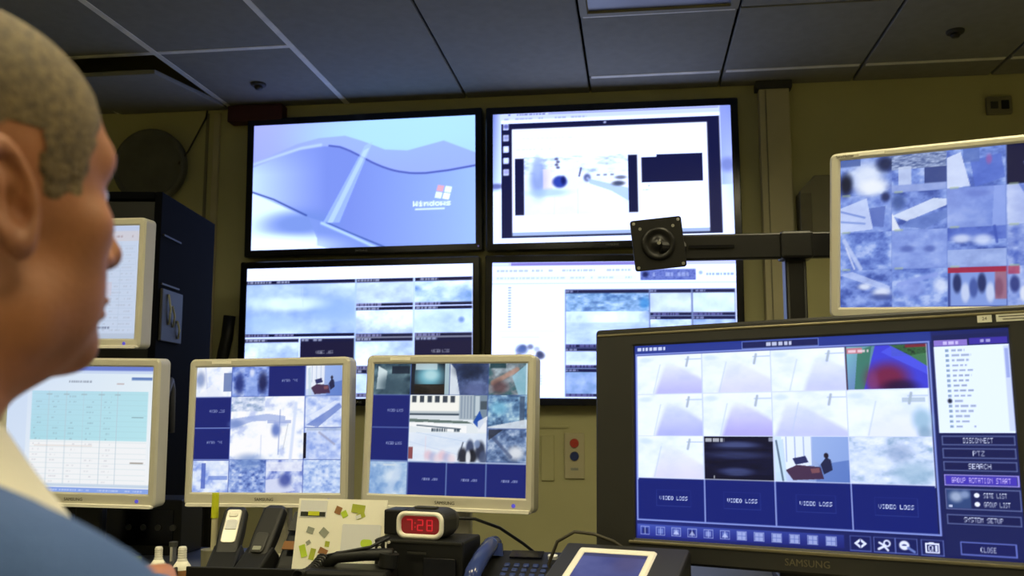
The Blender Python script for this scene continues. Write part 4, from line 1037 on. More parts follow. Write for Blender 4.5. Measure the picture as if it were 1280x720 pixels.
# ------------------------------------------------------------------ black rack cabinet at left
r = empty('equipment_rack', (-1.52, 2.76, 0), RAD(8.3), 'tall black equipment rack standing behind the left monitors', 'rack')
w_, d_, h_ = .6, .556, 1.80
MB().box((-.012, d_ / 2, h_ / 2), (.024, d_, h_)).build('side_panel', 'rack_blue_black', r, bevel=.003)
MB().box((-w_ + .012, d_ / 2, h_ / 2), (.024, d_, h_)).build('side_panel', 'rack_blue_black', r, bevel=.003)
MB().box((-w_ / 2, d_ / 2, h_ - .012), (w_ - .05, d_, .024)).build('top_panel', 'rack_blue_black', r, bevel=.003)
MB().box((-w_ / 2, d_ - .01, h_ / 2), (w_ - .05, .02, h_ - .05)).build('back_panel', 'rack_blue_black', r)
MB().box((-w_ / 2, .02, h_ / 2), (w_ - .05, .02, h_ - .06)).build('front_door', 'black_plastic', r, bevel=.003)
MB().box((-.07, .004, 1.0), (.014, .02, .12)).build('door_handle', 'dark_grey', r, bevel=.003)
for z in (1.66, 1.50):
    MB().box((.003, .10, z), (.006, .16, .006)).build('side_rib', 'charcoal', r)
# clear pockets with sheets hooked on the rack's side
pk = MB().box((.006, .11, 1.40), (.010, .19, .17)).build('document_pocket', 'charcoal', r, bevel=.003)
for y, z, s in ((.06, 1.42, .10), (.10, 1.40, .07), (.15, 1.36, .06)):
    MB().tube([(.014, y, z + s / 2), (.020, y + .008, z), (.014, y + .012, z - s / 2)], .004, 6).build('pocket_clip', 'grey_print', pk, smooth=True)
hk = MB().tube([(.014, .05, 1.06), (.024, .055, 1.15), (.026, .08, 1.19), (.022, .11, 1.16), (.018, .13, 1.02)], .011, 8).build('hanging_hook', 'key_grey', r, smooth=True)

# ------------------------------------------------------------------ desk clutter
def desk_thing(name, x, y, rz, label, cat, group=None, z=DZ): return empty(name, (x, y, z), RAD(rz), label, cat, group)

# cordless phones in their cradles
def cordless(x, y, rz, label, silver=True, h=.150):
    r = desk_thing('cordless_phone', x, y, rz, label, 'phone', 'cordless phones under the monitor')
    MB().prism_x([(-.05, 0), (.05, 0), (.05, .05), (.02, .075), (-.05, .03)], -.032, .032).build('cradle', 'black_plastic', r, bevel=.006)
    Mh = T(0, -.012, .026) @ RX(-38)
    mb = MB(); loft(mb, [[(x_, y_, z_) for x_, y_ in rr(a, b, .008)] for a, b, z_ in ((.044, .02, 0), (.052, .026, .02), (.056, .03, .09), (.052, .028, h - .01), (.040, .018, h))])
    hs = mb.build('handset', 'black_plastic', r, Mh, smooth=False)
    if silver:
        MB().prism(rr(.034, .085, .008), -.0165, -.010).build('face_panel', 'silver', hs, T(0, 0, .098), bevel=.002)
        MB().prism(rr(.026, .024, .003), -.0185, -.014).build('display', 'paper_grey', hs, T(0, 0, .100), bevel=.001)
        MB().prism(rr(.02, .012, .004), -.0185, -.014).build('speaker_slot', 'white_plastic', hs, T(0, 0, .126), bevel=.001)
    else:
        MB().prism(rr(.032, .05, .008), -.0175, -.012).build('face_panel', 'charcoal', hs, T(0, 0, .06), bevel=.002)
        MB().prism(rr(.02, .01, .002), -.019, -.014).build('display', 'grey_print', hs, T(0, 0, .045), bevel=.001)
    MB().box((0, -.053, .016), (.05, .006, .012)).build('label_strip', 'brown_print', r, bevel=.002)
cordless(-.905, 1.985, 8, 'black cordless phone with a silver face in its cradle', True)
cordless(-.829, 1.973, -8, 'all black cordless phone in its cradle, beside the silver faced one', False, .158)
r = desk_thing('intercom_box', -.749, 2.052, -6, 'black wedge shaped intercom box beside the sticker covered notes', 'intercom')
MB().prism_x([(-.07, 0), (.06, 0), (.06, .142), (.035, .147), (-.07, .03)], -.036, .036).build('case', 'black_plastic', r, bevel=.006)
MB().box((0, -.052, .075), (.05, .004, .02), Euler((RAD(-40), 0, 0)).to_matrix()).build('label_strip', 'brown_print', r)
MB().box((-.0, -.005, .121), (.06, .004, .05), Euler((RAD(-41), 0, 0)).to_matrix()).build('speaker_grille', 'charcoal', r)
# tray they stand on
r = desk_thing('phone_tray', -.82, 1.84, 0, 'low black tray holding clutter in front of the cordless phones', 'tray')
MB().box((0, 0, .004), (.30, .12, .008)).build('tray_floor', 'black_plastic', r, bevel=.002)
for x, y, sx, sy in ((0, -.058, .30, .006), (0, .058, .30, .006), (-.148, 0, .006, .12), (.148, 0, .006, .12)):
    MB().box((x, y, .022), (sx, sy, .044)).build('tray_rim', 'black_plastic', r, bevel=.002)

# yellow-green highlighter cord hanging under the monitor
r = desk_thing('highlighter_pen', -.966, 2.055, 4, 'yellow green highlighter pen standing upright under the beige monitor', 'pen')
MB().cyl((0, 0, 0), (0, 0, .055), .026, .028).build('pen_cup', 'box_grey', r)
MB().cyl((0, 0, .02), (0, .0, .125), .007).build('barrel', 'trunking', r)
MB().cyl((0, 0, .125), (0, .0, .182), .0085, .008).build('cap', 'yellow_green', r)
MB().box((.008, -.006, .16), (.004, .004, .04)).build('clip', 'yellow_green', r)

# bottles at bottom left
def bottle(x, y, s, label):
    r = desk_thing('small_bottle', x, y, 0, label, 'bottle', 'small white capped bottles')
    MB().lathe([(0, 0), (.020 * s, 0), (.021 * s, .004), (.021 * s, .05 * s), (.013 * s, .062 * s), (0, .063 * s)], 24).build('body', 'paper', r, smooth=True)
    MB().lathe([(0, .060 * s), (.0125 * s, .060 * s), (.012 * s, .066 * s), (.0105 * s, .068 * s), (.010 * s, .094 * s), (.008 * s, .097 * s), (0, .098 * s)], 20).build('cap', 'white_plastic', r, smooth=False)
    for k in range(4): MB().lathe([(.0104 * s, .070 * s + k * .006 * s), (.0112 * s, .072 * s + k * .006 * s), (.0104 * s, .074 * s + k * .006 * s)], 20).build('cap_ridge', 'white_plastic', r)
    MB().lathe([(.0213 * s, .012 * s), (.0213 * s, .042 * s)], 24).build('label_band', 'brown_print', r, smooth=True)
bottle(-.965, 1.905, .86, 'small white capped bottle standing in front of the cordless phones')
bottle(-1.04, 1.945, .78, "smaller white capped bottle beside the man's hand")
r = desk_thing('penlight', -1.012, 1.955, 0, 'slim grey penlight standing upright between the two white capped bottles', 'penlight')
MB().cyl((0, 0, 0), (0, 0, .075), .007).build('barrel', 'key_grey', r); MB().cyl((0, 0, .075), (0, 0, .085), .009, .009).build('head', 'dark_grey', r); MB().box((0, -.008, .06), (.004, .004, .03)).build('clip', 'silver', r)

# notes board leaning back, covered in stickers
r = desk_thing('notes_board', -.645, 1.955, -4, 'white notes board with yellow and green stickers between phones and alarm clock', 'notes board')
MN = T(0, 0, .002) @ RX(-12)
bd = MB().box((0, .004, .09), (.205, .004, .18)).build('board', 'paper', r, MN)
MB().prism_x([(.006, 0), (.055, 0), (.034, .12)], -.03, .05).build('easel_back', 'charcoal', r)
def sticker(name, x, z, w, h, m, rot=0, dep=.0012): return MB().box((0, 0, 0), (w, dep, h)).build(name, m, bd, T(x, .0012, z) @ RY(rot))
sticker('photo_card', -.066, .158, .062, .036, 'paper_grey'); sticker('photo_print', -.066, .1465, .058, .010, 'black_print', 0, .0016); sticker('photo_print', -.064, .148, .026, .009, 'yellow_green', 0, .0020)
sticker('sticker', -.008, .156, .014, .016, 'brown_print', 20); sticker('sticker', .007, .148, .013, .014, 'green_print', -30); sticker('sticker', .038, .160, .03, .018, 'olive_print', 6); sticker('sticker', .045, .146, .018, .012, 'olive_print', -24, .0016); sticker('sticker', .040, .143, .012, .008, 'paper_grey', -20, .0018)
nt_ = MB().prism(rr(.088, .07, .004), -.0012, .0012).build('note_pad', 'paper_grey', bd, T(.050, 0, .092)); MB().prism(rr(.026, .016, .007), -.0022, 0).build('pad_print', 'green_print', nt_, T(.014, 0, -.004))
sticker('sticker', -.068, .112, .016, .013, 'grey_print', 15); sticker('sticker', -.036, .108, .018, .016, 'grey_print', 38)
sticker('sticker', -.080, .068, .014, .026, 'green_print', -20); sticker('sticker', -.058, .062, .012, .024, 'olive_print', 10); sticker('sticker', -.034, .068, .020, .014, 'brown_print', 22); sticker('sticker', -.026, .084, .010, .012, 'olive_print', 5); sticker('sticker', -.070, .086, .010, .008, 'grey_print', -35)

# black box with alarm clock on it
r = desk_thing('equipment_box', -.441, 1.955, -8, 'black box with small buttons standing under the red alarm clock', 'equipment box')
MB().box((0, 0, .054), (.195, .12, .108)).build('case', 'black_plastic', r, bevel=.005)
MB().box((0, -.0605, .104), (.19, .004, .004)).build('seam', 'charcoal', r)
MB().box((-.080, .03, .134), (.045, .06, .052)).build('rear_block', 'black_plastic', r, bevel=.003)
MB().prism(rr(.07, .06, .004), -.069, -.064).build('door', 'black_gloss', r, T(.05, 0, .045), bevel=.001)
MB().box((.0, -.067, .083), (.04, .004, .004)).build('handle', 'charcoal', r)
for k in range(3): MB().box((-.075 + .013 * k, -.066, .082), (.009, .003, .005)).build('button', 'key_grey', r)
for k in range(2): MB().cyl((-.083, -.068, .090 + .010 * k), (-.083, -.064, .090 + .010 * k), .0035, n=10).build('button', 'pale_ink', r)
MB().box((-.068, -.0665, .096), (.003, .003, .012)).build('indicator', 'pale_ink', r); MB().cyl((-.062, -.068, .102), (-.062, -.064, .102), .003, n=10).build('button', 'pale_ink', r)
MB().box((-.02, -.0665, .03), (.02, .003, .005)).build('power_light', 'led_red_dim', r)

r = empty('alarm_clock', (-.442, 1.940, DZ + .108), RAD(-10), 'small alarm clock with a red digital display and pale rim', 'alarm clock')
mb = MB(); loft(mb, [lp(rr(.094, .050, .018, 6, 0, .0275), -.032), lp(rr(.104, .056, .02, 6, 0, .029), -.022), lp(rr(.112, .060, .022, 6, .004, .031), .02), lp(rr(.10, .05, .02, 6, .006, .03), .045)]); mb.build('case', 'charcoal', r, smooth=False)
loft(MB(), [lp(rr(.102, .054, .018, 6, 0, .0285), -.030), lp(rr(.104, .056, .019, 6, 0, .0285), -.037), lp(rr(.092, .043, .014, 6, 0, .0285), -.040), lp(rr(.085, .036, .012, 6, 0, .0285), -.034)], False, False).build('front_rim', 'beige_pale', r, smooth=True)
MB().prism(rr(.088, .040, .012, 6, 0, .0285), -.0335, -.030).build('display_window', 'led_red_dim', r)
def segdigit(ch, x):
    S = {'7': 'abc', '2': 'abged', '8': 'abcdefg', '1': 'bc'}[ch]; w, h, t = .0115, .021, .0024
    pos = {'a': (0, h / 2, w, t), 'g': (0, 0, w, t), 'd': (0, -h / 2, w, t), 'b': (w / 2, h / 4, t, h / 2), 'c': (w / 2, -h / 4, t, h / 2), 'f': (-w / 2, h / 4, t, h / 2), 'e': (-w / 2, -h / 4, t, h / 2)}
    m = MB()
    for s_ in S: px, pz, a, b = pos[s_]; m.box((px, 0, pz), (a, .001, b))
    m.build('digit', 'led_red', r, T(x, -.0342, .0285))
for ch, x in (('7', -.024), ('2', .0), ('8', .021)): segdigit(ch, x)
for dz in (-.004, .004): MB().box((0, 0, 0), (.002, .001, .002)).build('colon', 'led_red', r, T(-.0115, -.0342, .0285 + dz))
MB().box((.0, -.0, .061), (.05, .016, .005)).build('snooze_bar', 'dark_grey', r, bevel=.002)

# clock cable
tag(MB().tube([(-.395, 2.02, .868), (-.36, 2.06, .862), (-.31, 2.10, .838), (-.26, 2.13, .80), (-.22, 2.15, .765), (-.20, 2.16, .738)], .0035).build('power_cable', 'cable_black', smooth=True), 'thin black cable trailing from the alarm clock down to the desk', 'cable')
# desk telephone with handset
r = desk_thing('desk_telephone', -.232, 1.93, -6, 'black desk telephone with keypad and glossy blue tinted handset', 'telephone')
MB().prism_x([(-.10, 0), (.09, 0), (.09, .070), (.075, .073), (-.10, .022)], -.105, .068).build('body', 'black_plastic', r, bevel=.006)
sl_ = math.degrees(math.atan2(.058, .175))
MK = T(.012, -.0, .049) @ RX(sl_)
for i in range(6):
    for j in range(4): MB().box((0, 0, .002), (.012, .012, .006)).build('key', 'blue_plastic', r, MK @ T(-.052 + .02 * i, -.05 + .02 * j, 0), bevel=.0015, seg=1)
MB().box((0, 0, .002), (.070, .03, .004)).build('display', 'black_gloss', r, MK @ T(-.02, .055, .002), bevel=.001)
MB().prism(rr(.020, .010, .003), -.004, .004).build('status_lamp', 'paper_grey', r, MK @ T(.038, .045, .006) @ RX(-90))
hp = [(-.085, -.11, .030), (-.085, -.09, .055), (-.085, -.03, .074), (-.085, .04, .088), (-.085, .075, .086)]
hs = MB().tube(hp, .017, 14).build('handset', 'handset_blue', r, smooth=True)
MB().cyl((-.085, .055, .064), (-.085, .06, .090), .026, .022).build('earpiece', 'handset_blue', hs, smooth=False); MB().cyl((-.085, -.105, .016), (-.085, -.098, .046), .024, .022).build('mouthpiece', 'handset_blue', hs)
# second handset with coiled cord in front of the notes board
r = desk_thing('phone_handset', -.575, 1.850, 0, 'black telephone handset with a coiled cord lying before the notes board', 'handset')
MB().box((0, .0, .03), (.17, .09, .06)).build('cradle', 'black_plastic', r, bevel=.008)
MB().tube([(-.055, 0, .062), (-.03, .0, .078), (.03, .0, .084), (.085, 0, .086)], .012, 12).build('grip', 'black_plastic', r, smooth=True)
MB().cyl((.075, 0, .062), (.078, 0, .088), .02).build('earpiece', 'black_plastic', r)
co = []
for i in range(150):
    t = i / 149; a = t * 2 * math.pi * 14
    co.append((-.06 - .045 * t + .010 * math.cos(a), -.005 - .02 * t, .075 - .03 * t - .01 * math.sin(3.1 * t) + .010 * math.sin(a)))
MB().tube(co, .0026, 6).build('coiled_cord', 'cable_black', r, smooth=True)
MB().tube([(-.055, 0, .080), (-.02, -.005, .088), (.04, -.005, .100), (.075, .01, .118)], .0032, 8).build('lead', 'cable_black', r, smooth=True)

# touch terminal with silver framed screen
r = desk_thing('touch_terminal', -.045, 1.80, -14, 'dark touch terminal with a silver framed blue screen before the large display', 'touch terminal')
MB().prism_x([(-.10, 0), (.10, 0), (.10, .102), (.088, .106), (-.10, .05)], -.125, .125).build('body', 'charcoal', r, bevel=.006)
Mt = T(-.012, -.006, .0815) @ RX(-(90 - 16.6))
frame_mesh(.158, .155, .008, .128, .120, 0, -.002, .012, .004, .003).build('silver_frame', 'beige_pale', r, Mt)
screen_part(pic_tablet(), .128, .120, r, Mt @ T(0, .003, -.002), gain=.55)
tag(MB().tube([(-.178, 1.935, .734), (-.184, 1.935, .79), (-.166, 1.935, .835), (-.130, 1.93, .856), (-.09, 1.93, .852), (-.05, 1.928, .838), (-.015, 1.925, .815), (.005, 1.922, .775), (.008, 1.92, .735)], .0036).build('looped_cable', 'dark_cord', smooth=True), 'thin dark cable looping up beside the touch terminal', 'cable')
tag(MB().box((-.19, 1.99, DZ + .004), (.03, .12, .006)).build('paper_slip', 'paper_grey'), 'pale paper slip on the desk between telephone and touch terminal', 'paper')
# papers and cable under the large display
tag(MB().box((.30, 1.72, DZ + .004 + .024), (.17, .10, .006), Euler((0, 0, RAD(-22))).to_matrix()).build('document_pad', 'trunking', bevel=.001), 'pale document pad lying on the foot of the large display', 'document')
tag(MB().tube([(.10, 1.80, .745), (.15, 1.78, .772), (.20, 1.76, .785), (.26, 1.74, .790), (.31, 1.72, .782)], .003).build('amber_cable', 'brown_print', smooth=True), 'amber coloured cable lying under the large display', 'cable')
# green pad in shadow at left
tag(MB().box((-1.17, 1.95, DZ + .022), (.13, .10, .044), Euler((0, 0, RAD(8))).to_matrix()).build('green_box', 'green_felt', bevel=.004), "dark green box on the desk beneath the spreadsheet monitor, past the man's shoulder", 'box')
r = desk_thing('black_filler_box', -1.42, 2.335, 0, 'black box added to fill the dark area under the spreadsheet monitor', 'control unit')  # black box added to darken the region below the monitor
MB().box((0, 0, .07), (.52, .12, .14)).build('case', 'black_plastic', r, bevel=.004)
MB().box((0, -.061, .07), (.48, .004, .09)).build('front_panel', 'black_gloss', r, bevel=.001)
for k in range(4): MB().cyl((.12 + .04 * k, -.066, .07), (.12 + .04 * k, -.06, .07), .008, n=12).build('knob', 'dark_grey', r)
# ------------------------------------------------------------------ the man
def surface_net(fn, lo, hi, h):
    lo = np.array(lo, float); n = np.ceil((np.array(hi) - lo) / h).astype(int) + 1
    ax = [lo[i] + h * np.arange(n[i]) for i in range(3)]
    X, Y, Z = np.meshgrid(*ax, indexing='ij', sparse=True)
    D = fn(X, Y, Z) + np.zeros(tuple(n)); S = D < 0
    c = n - 1
    corner = {}
    for a in (0, 1):
        for b in (0, 1):
            for d in (0, 1):
                corner[a, b, d] = (slice(a, a + c[0]), slice(b, b + c[1]), slice(d, d + c[2]))
    cnt = sum(S[k].astype(np.int8) for k in corner.values())
    act = (cnt > 0) & (cnt < 8)
    I = np.argwhere(act); idx = -np.ones(tuple(c), int); idx[act] = np.arange(len(I))
    acc = np.zeros((len(I), 3)); num = np.zeros(len(I))
    keys = list(corner)
    for i, a in enumerate(keys):
        for b in keys[i + 1:]:
            if sum(abs(np.array(a) - np.array(b))) != 1: continue
            da = D[I[:, 0] + a[0], I[:, 1] + a[1], I[:, 2] + a[2]]; db = D[I[:, 0] + b[0], I[:, 1] + b[1], I[:, 2] + b[2]]
            m = (da < 0) != (db < 0); t = np.where(m, da / (da - db + 1e-12), 0)
            p = np.array(a)[None] + t[:, None] * (np.array(b) - np.array(a))[None]
            acc += p * m[:, None]; num += m
    V = lo + h * (I + acc / num[:, None])
    F = []
    for axis in range(3):
        o = [0, 1, 2]; o.remove(axis); u, v = o
        sl0 = [slice(None)] * 3; sl1 = [slice(None)] * 3
        sl0[axis] = slice(0, -1); sl1[axis] = slice(1, None)
        s0 = S[tuple(sl0)]; s1 = S[tuple(sl1)]
        E = np.argwhere(s0 != s1)
        E = E[(E[:, u] > 0) & (E[:, v] > 0) & (E[:, u] < c[u]) & (E[:, v] < c[v])]
        if not len(E): continue
        def cell(du, dv):
            q = E.copy(); q[:, u] -= du; q[:, v] -= dv; return idx[q[:, 0], q[:, 1], q[:, 2]]
        quad = np.stack([cell(1, 1), cell(0, 1), cell(0, 0), cell(1, 0)], 1)
        flip = s0[E[:, 0], E[:, 1], E[:, 2]]
        if axis == 1: flip = ~flip
        quad[~flip] = quad[~flip][:, ::-1]
        F.append(quad)
    F = np.concatenate(F); F = F[(F >= 0).all(1)]
    return V, F

def np_mesh(name, V, F):
    me = bpy.data.meshes.new(name)
    me.vertices.add(len(V)); me.vertices.foreach_set('co', np.ascontiguousarray(V, dtype=np.float32).ravel())
    me.loops.add(F.size); me.loops.foreach_set('vertex_index', F.ravel().astype(np.int32))
    me.polygons.add(len(F)); me.polygons.foreach_set('loop_start', np.arange(0, F.size, 4, dtype=np.int32))
    me.update(calc_edges=True); me.validate()
    return me

def smin(a, b, k):
    h = np.clip(.5 + .5 * (b - a) / k, 0, 1); return b * (1 - h) + a * h - k * h * (1 - h)
def smax(a, b, k): return -smin(-a, -b, k)
def ell(X, Y, Z, c, r):
    x, y, z = (X - c[0]) / r[0], (Y - c[1]) / r[1], (Z - c[2]) / r[2]
    k0 = np.sqrt(x * x + y * y + z * z); k1 = np.sqrt((x / r[0]) ** 2 + (y / r[1]) ** 2 + (z / r[2]) ** 2)
    return k0 * (k0 - 1) / (k1 + 1e-9)
def cap(X, Y, Z, a, b, ra, rb):
    a = np.array(a, float); d = np.array(b, float) - a
    t = np.clip(((X - a[0]) * d[0] + (Y - a[1]) * d[1] + (Z - a[2]) * d[2]) / (d @ d), 0, 1)
    return np.sqrt((X - a[0] - t * d[0]) ** 2 + (Y - a[1] - t * d[1]) ** 2 + (Z - a[2] - t * d[2]) ** 2) - (ra + (rb - ra) * t)

HEAD = (0.0, .045, 1.237)           # mid-point between the ear canals, in body coordinates (x right, y forward)
TILT = RAD(6.0)                      # chin lifted a little towards the wall screens
def head_local(X, Y, Z):
    y, z = Y - HEAD[1], Z - HEAD[2]
    return X - HEAD[0] + 0 * y, y * math.cos(TILT) + z * math.sin(TILT), -y * math.sin(TILT) + z * math.cos(TILT)

def sd_head(X, Y, Z):
    x, y, z = head_local(X, Y, Z); ax = np.abs(x)
    d = ell(x, y, z, (0, -.012, .045), (.078, .100, .086))
    d = smin(d, ell(x, y, z, (0, .030, .040), (.068, .068, .075)), .03)            # forehead
    d = smin(d, ell(x, y, z, (0, .038, -.030), (.058, .054, .080)), .03)           # face
    d = smin(d, ell(x, y, z, (0, .044, -.070), (.048, .046, .036)), .025)          # jaw
    d = smin(d, ell(ax, y, z, (.050, .012, -.066), (.018, .026, .026)), .025)      # jaw corner
    d = smin(d, ell(x, y, z, (0, .084, -.090), (.022, .016, .016)), .02)           # chin
    d = smin(d, cap(ax, y, z, (.012, .092, .034), (.048, .076, .034), .010, .010), .016)   # brow
    d = smin(d, ell(ax, y, z, (.048, .060, -.012), (.019, .021, .016)), .02)       # cheekbone
    d = smin(d, ell(ax, y, z, (.036, .056, -.045), (.019, .022, .026)), .025)      # cheek
    d = smax(d, -ell(ax, y, z, (.032, .103, .012), (.019, .018, .012)), .012)      # eye socket
    d = smin(d, ell(ax, y, z, (.032, .078, .012), (.0135, .0135, .0125)), .004)    # eyelids over the ball
    d = smin(d, cap(x, y, z, (0, .091, .020), (0, .117, -.024), .008, .0115), .012)        # nose
    d = smin(d, ell(ax, y, z, (.010, .104, -.029), (.009, .010, .008)), .007)
    d = smax(d, -ell(ax, y, z, (.0075, .108, -.038), (.004, .006, .005)), .003)
    d = smin(d, ell(x, y, z, (0, .098, -.058), (.023, .012, .006)), .006)          # lips
    d = smin(d, ell(x, y, z, (0, .097, -.068), (.020, .011, .006)), .006)
    d = smax(d, -cap(x, y, z, (-.018, .110, -.063), (.018, .110, -.063), .0035, .0035), .003)
    # neck (not tilted with the head)
    xh, yh, zh = x, y, z
    x, y, z = X - HEAD[0], Y - HEAD[1], Z - HEAD[2]; ax = np.abs(x)
    d = smin(d, cap(x, y, z, (0, -.028, -.05), (0, -.062, -.19), .056, .060), .025)
    d = smin(d, cap(x, y, z, (0, .010, -.085), (0, -.030, -.19), .040, .048), .03)
    d = smin(d, cap(ax, y, z, (.055, -.03, -.06), (.028, -.0, -.185), .012, .012), .03)
    x, y, z = xh, yh, zh; ax = np.abs(x)
    # ears: plate, helix rim, lobe, hollow
    ca, sa = math.cos(RAD(-14)), math.sin(RAD(-14))
    ex = ax - .079 - np.maximum(0, -(y + .002)) * .28; ey = ((y + .012) * ca - (z + .004) * sa) * 1.15; ez = ((y + .012) * sa + (z + .004) * ca) * 1.15
    plate = ell(ex, ey, ez, (0, 0, .002), (.006, .019, .031))
    rimr = np.sqrt((ey / .0185) ** 2 + ((ez - .003) / .0315) ** 2); rim = np.sqrt(((rimr - 1) * .021) ** 2 + (ex - .006) ** 2) - .0048
    ear = smin(plate, rim, .005)
    ear = smin(ear, ell(ex, ey, ez, (.002, .005, -.029), (.006, .011, .012)), .006)
    ear = smin(ear, cap(ex, ey, ez, (.006, -.006, -.018), (.007, -.007, .016), .004, .0035), .005)
    ear = smax(ear, -ell(ex, ey, ez, (.010, .004, -.004), (.010, .0085, .013)), .004)
    ear = smin(ear, ell(ex, ey, ez, (.003, .0155, -.004), (.005, .004, .007)), .004)
    return smin(d, ear, .008)

RHAND = None
def limb(P, pts, rad, k=.03):
    d = None
    for i in range(len(pts) - 1):
        q = cap(*P, pts[i], pts[i + 1], rad[i], rad[i + 1]); d = q if d is None else smin(d, q, k)
    return d

FACE = 69.0                          # direction he faces, degrees from +x
PR = Matrix.Translation((-.437, .458, 0)) @ Matrix.Rotation(RAD(FACE - 90), 4, 'Z')
man = bpy.data.objects.new('person', None); COL.objects.link(man); man.matrix_basis = PR
tag(man, 'man with cropped hair in a blue top and white collar, at the left', 'person')

WR = np.array(PR.inverted() @ Vector((-.462, .855, .930)))       # right wrist
EL = np.array((.275, .12, .80)); SH = np.array((.188, -.010, 0.998))
EL_L = np.array((-.30, .06, .78)); SH_L = np.array((-.195, -.045, 1.0)); WR_L = np.array((-.18, .30, .735))
hx = (WR - EL) / np.linalg.norm(WR - EL)

def hand(P, W, dr, side):
    """relaxed hand: dr forearm direction, palm down"""
    f = np.array(dr, float); f[2] *= .4; f /= np.linalg.norm(f); up = np.array((0, 0, 1.)); s = np.cross(f, up); s /= np.linalg.norm(s); n = np.cross(s, f); s = s * side
    d = limb(P, [W - f * .03, W + f * .02], [.026, .025])
    pal = None
    for o in (-.028, -.010, .010, .027):
        q = cap(*P, W + f * .015 + s * o * .6, W + f * .085 + s * o, .015, .0125); pal = q if pal is None else smin(pal, q, .012)
    d = smin(d, pal, .02)
    for o, L in ((-.029, .062), (-.010, .078), (.010, .082), (.028, .074)):
        a = W + f * .088 + s * o; b = a + f * L * .45 - n * .006; c_ = b + f * L * .28 - n * .016; e = c_ + f * L * .14 - n * .018
        d = smin(d, limb(P, [a, b, c_, e], [.0098, .0090, .0082, .0072], .004), .005)
    a = W + f * .03 + s * .026 - n * .004; b = a + f * .03 + s * .022 - n * .008; c_ = b + f * .03 + s * .006 - n * .006
    d = smin(d, limb(P, [a, b, c_], [.0145, .0108, .0085], .006), .012)
    return d

def body_fn(X, Y, Z): return sd_head(X, Y, Z)
V, F = surface_net(sd_head, (-.135, -.10, 1.02), (.135, .20, 1.40), .0026)
head_V, head_F = V, F
def rh(X, Y, Z): return hand((X, Y, Z), WR, WR - EL, -1)
def lh(X, Y, Z): return hand((X, Y, Z), WR_L, WR_L - EL_L, 1)
# one skin: head and neck go on as a slim core inside the clothes to both hands
def core(X, Y, Z):
    P = (X, Y, Z)
    d = limb(P, [(0, -.02, 1.05), (0, -.03, .80)], [.05, .05])
    d = smin(d, limb(P, [(0, -.03, 1.0), SH, EL, WR], [.04, .038, .030, .024]), .02)
    d = smin(d, limb(P, [(0, -.03, 1.0), SH_L, EL_L, WR_L], [.04, .038, .030, .024]), .02)
    return smin(smin(d, rh(*P), .01), lh(*P), .01)
lo = np.minimum(np.minimum(WR, EL_L), WR_L) - .1; hi_ = np.maximum(np.maximum(WR, EL), SH) + .22
V2, F2 = surface_net(core, (min(lo[0], -.38), -.14, .66), (max(hi_[0], .38), max(hi_[1], .5), 1.045), .0045)
Vs = np.concatenate([V, V2]); Fs = np.concatenate([F, F2 + len(V)])
link('body', np_mesh('body', Vs, Fs), 'skin', man, smooth=True)

# cropped hair: the scalp pushed out a little inside the hairline
hx_, hy_, hz_ = head_local(head_V[:, 0], head_V[:, 1], head_V[:, 2])
axx = np.abs(hx_)
line = np.interp(hy_, [-.12, -.075, -.03, -.014, -.008, .0, .010, .016, .020, .034, .046, .054, .062, .070, .078, .086, .1], [-.055, -.058, -.035, .0, .034, .038, .032, .012, .002, .000, .006, .018, .034, .050, .064, .072, .08])
jit = .004 * np.sin(hy_ * 310 + hx_ * 170) + .003 * np.sin(hz_ * 420 + hx_ * 260)
mask = smooth(-.006, .018, hz_ - line + jit)
ear_zone = (axx > .0745) & (hz_ < .040) & (hy_ < .016) & (hy_ > -.05)
mask = np.where(ear_zone & (axx > .078 ), 0, mask); mask = np.where(hz_ < -.062, 0, mask)
me_t = np_mesh('tmp', head_V, head_F); nr = np.zeros(len(head_V) * 3); me_t.vertices.foreach_get('normal', nr); nr = nr.reshape(-1, 3); bpy.data.meshes.remove(me_t)
HVv = head_V + nr * (mask * .0020 - .0006)[:, None]
keep = (mask[head_F] > .02).all(1); hf = head_F[keep]; used = np.unique(hf); rem = -np.ones(len(head_V), int); rem[used] = np.arange(len(used))
link('cropped_hair', np_mesh('cropped_hair', HVv[used], rem[hf]), 'cropped_hair', man, smooth=True)

# eyebrows and eyes
for s_ in (-1, 1):
    e_ = MB().lathe([(0, -.0122)] + [(.0122 * math.sin(a * math.pi / 10), -.0122 * math.cos(a * math.pi / 10)) for a in range(1, 10)] + [(0, .0122)], 16).build('eye', 'eye_white', man, T(*HEAD) @ RX(6.0) @ T(s_ * .032, .0806, .012), smooth=True)
    MB().lathe([(0, .0128), (.003, .0126), (.0052, .0116), (.0056, .0105)], 16, RX(-90)).build('iris', 'trouser', e_, smooth=True)
for s_ in (-1, 1):
    MB().tube([(s_ * .016, .1005, .030), (s_ * .032, .0985, .036), (s_ * .049, .086, .032)], .0035, 8).build('eyebrow', 'cropped_hair', man, T(*HEAD) @ RX(6.0), smooth=True)

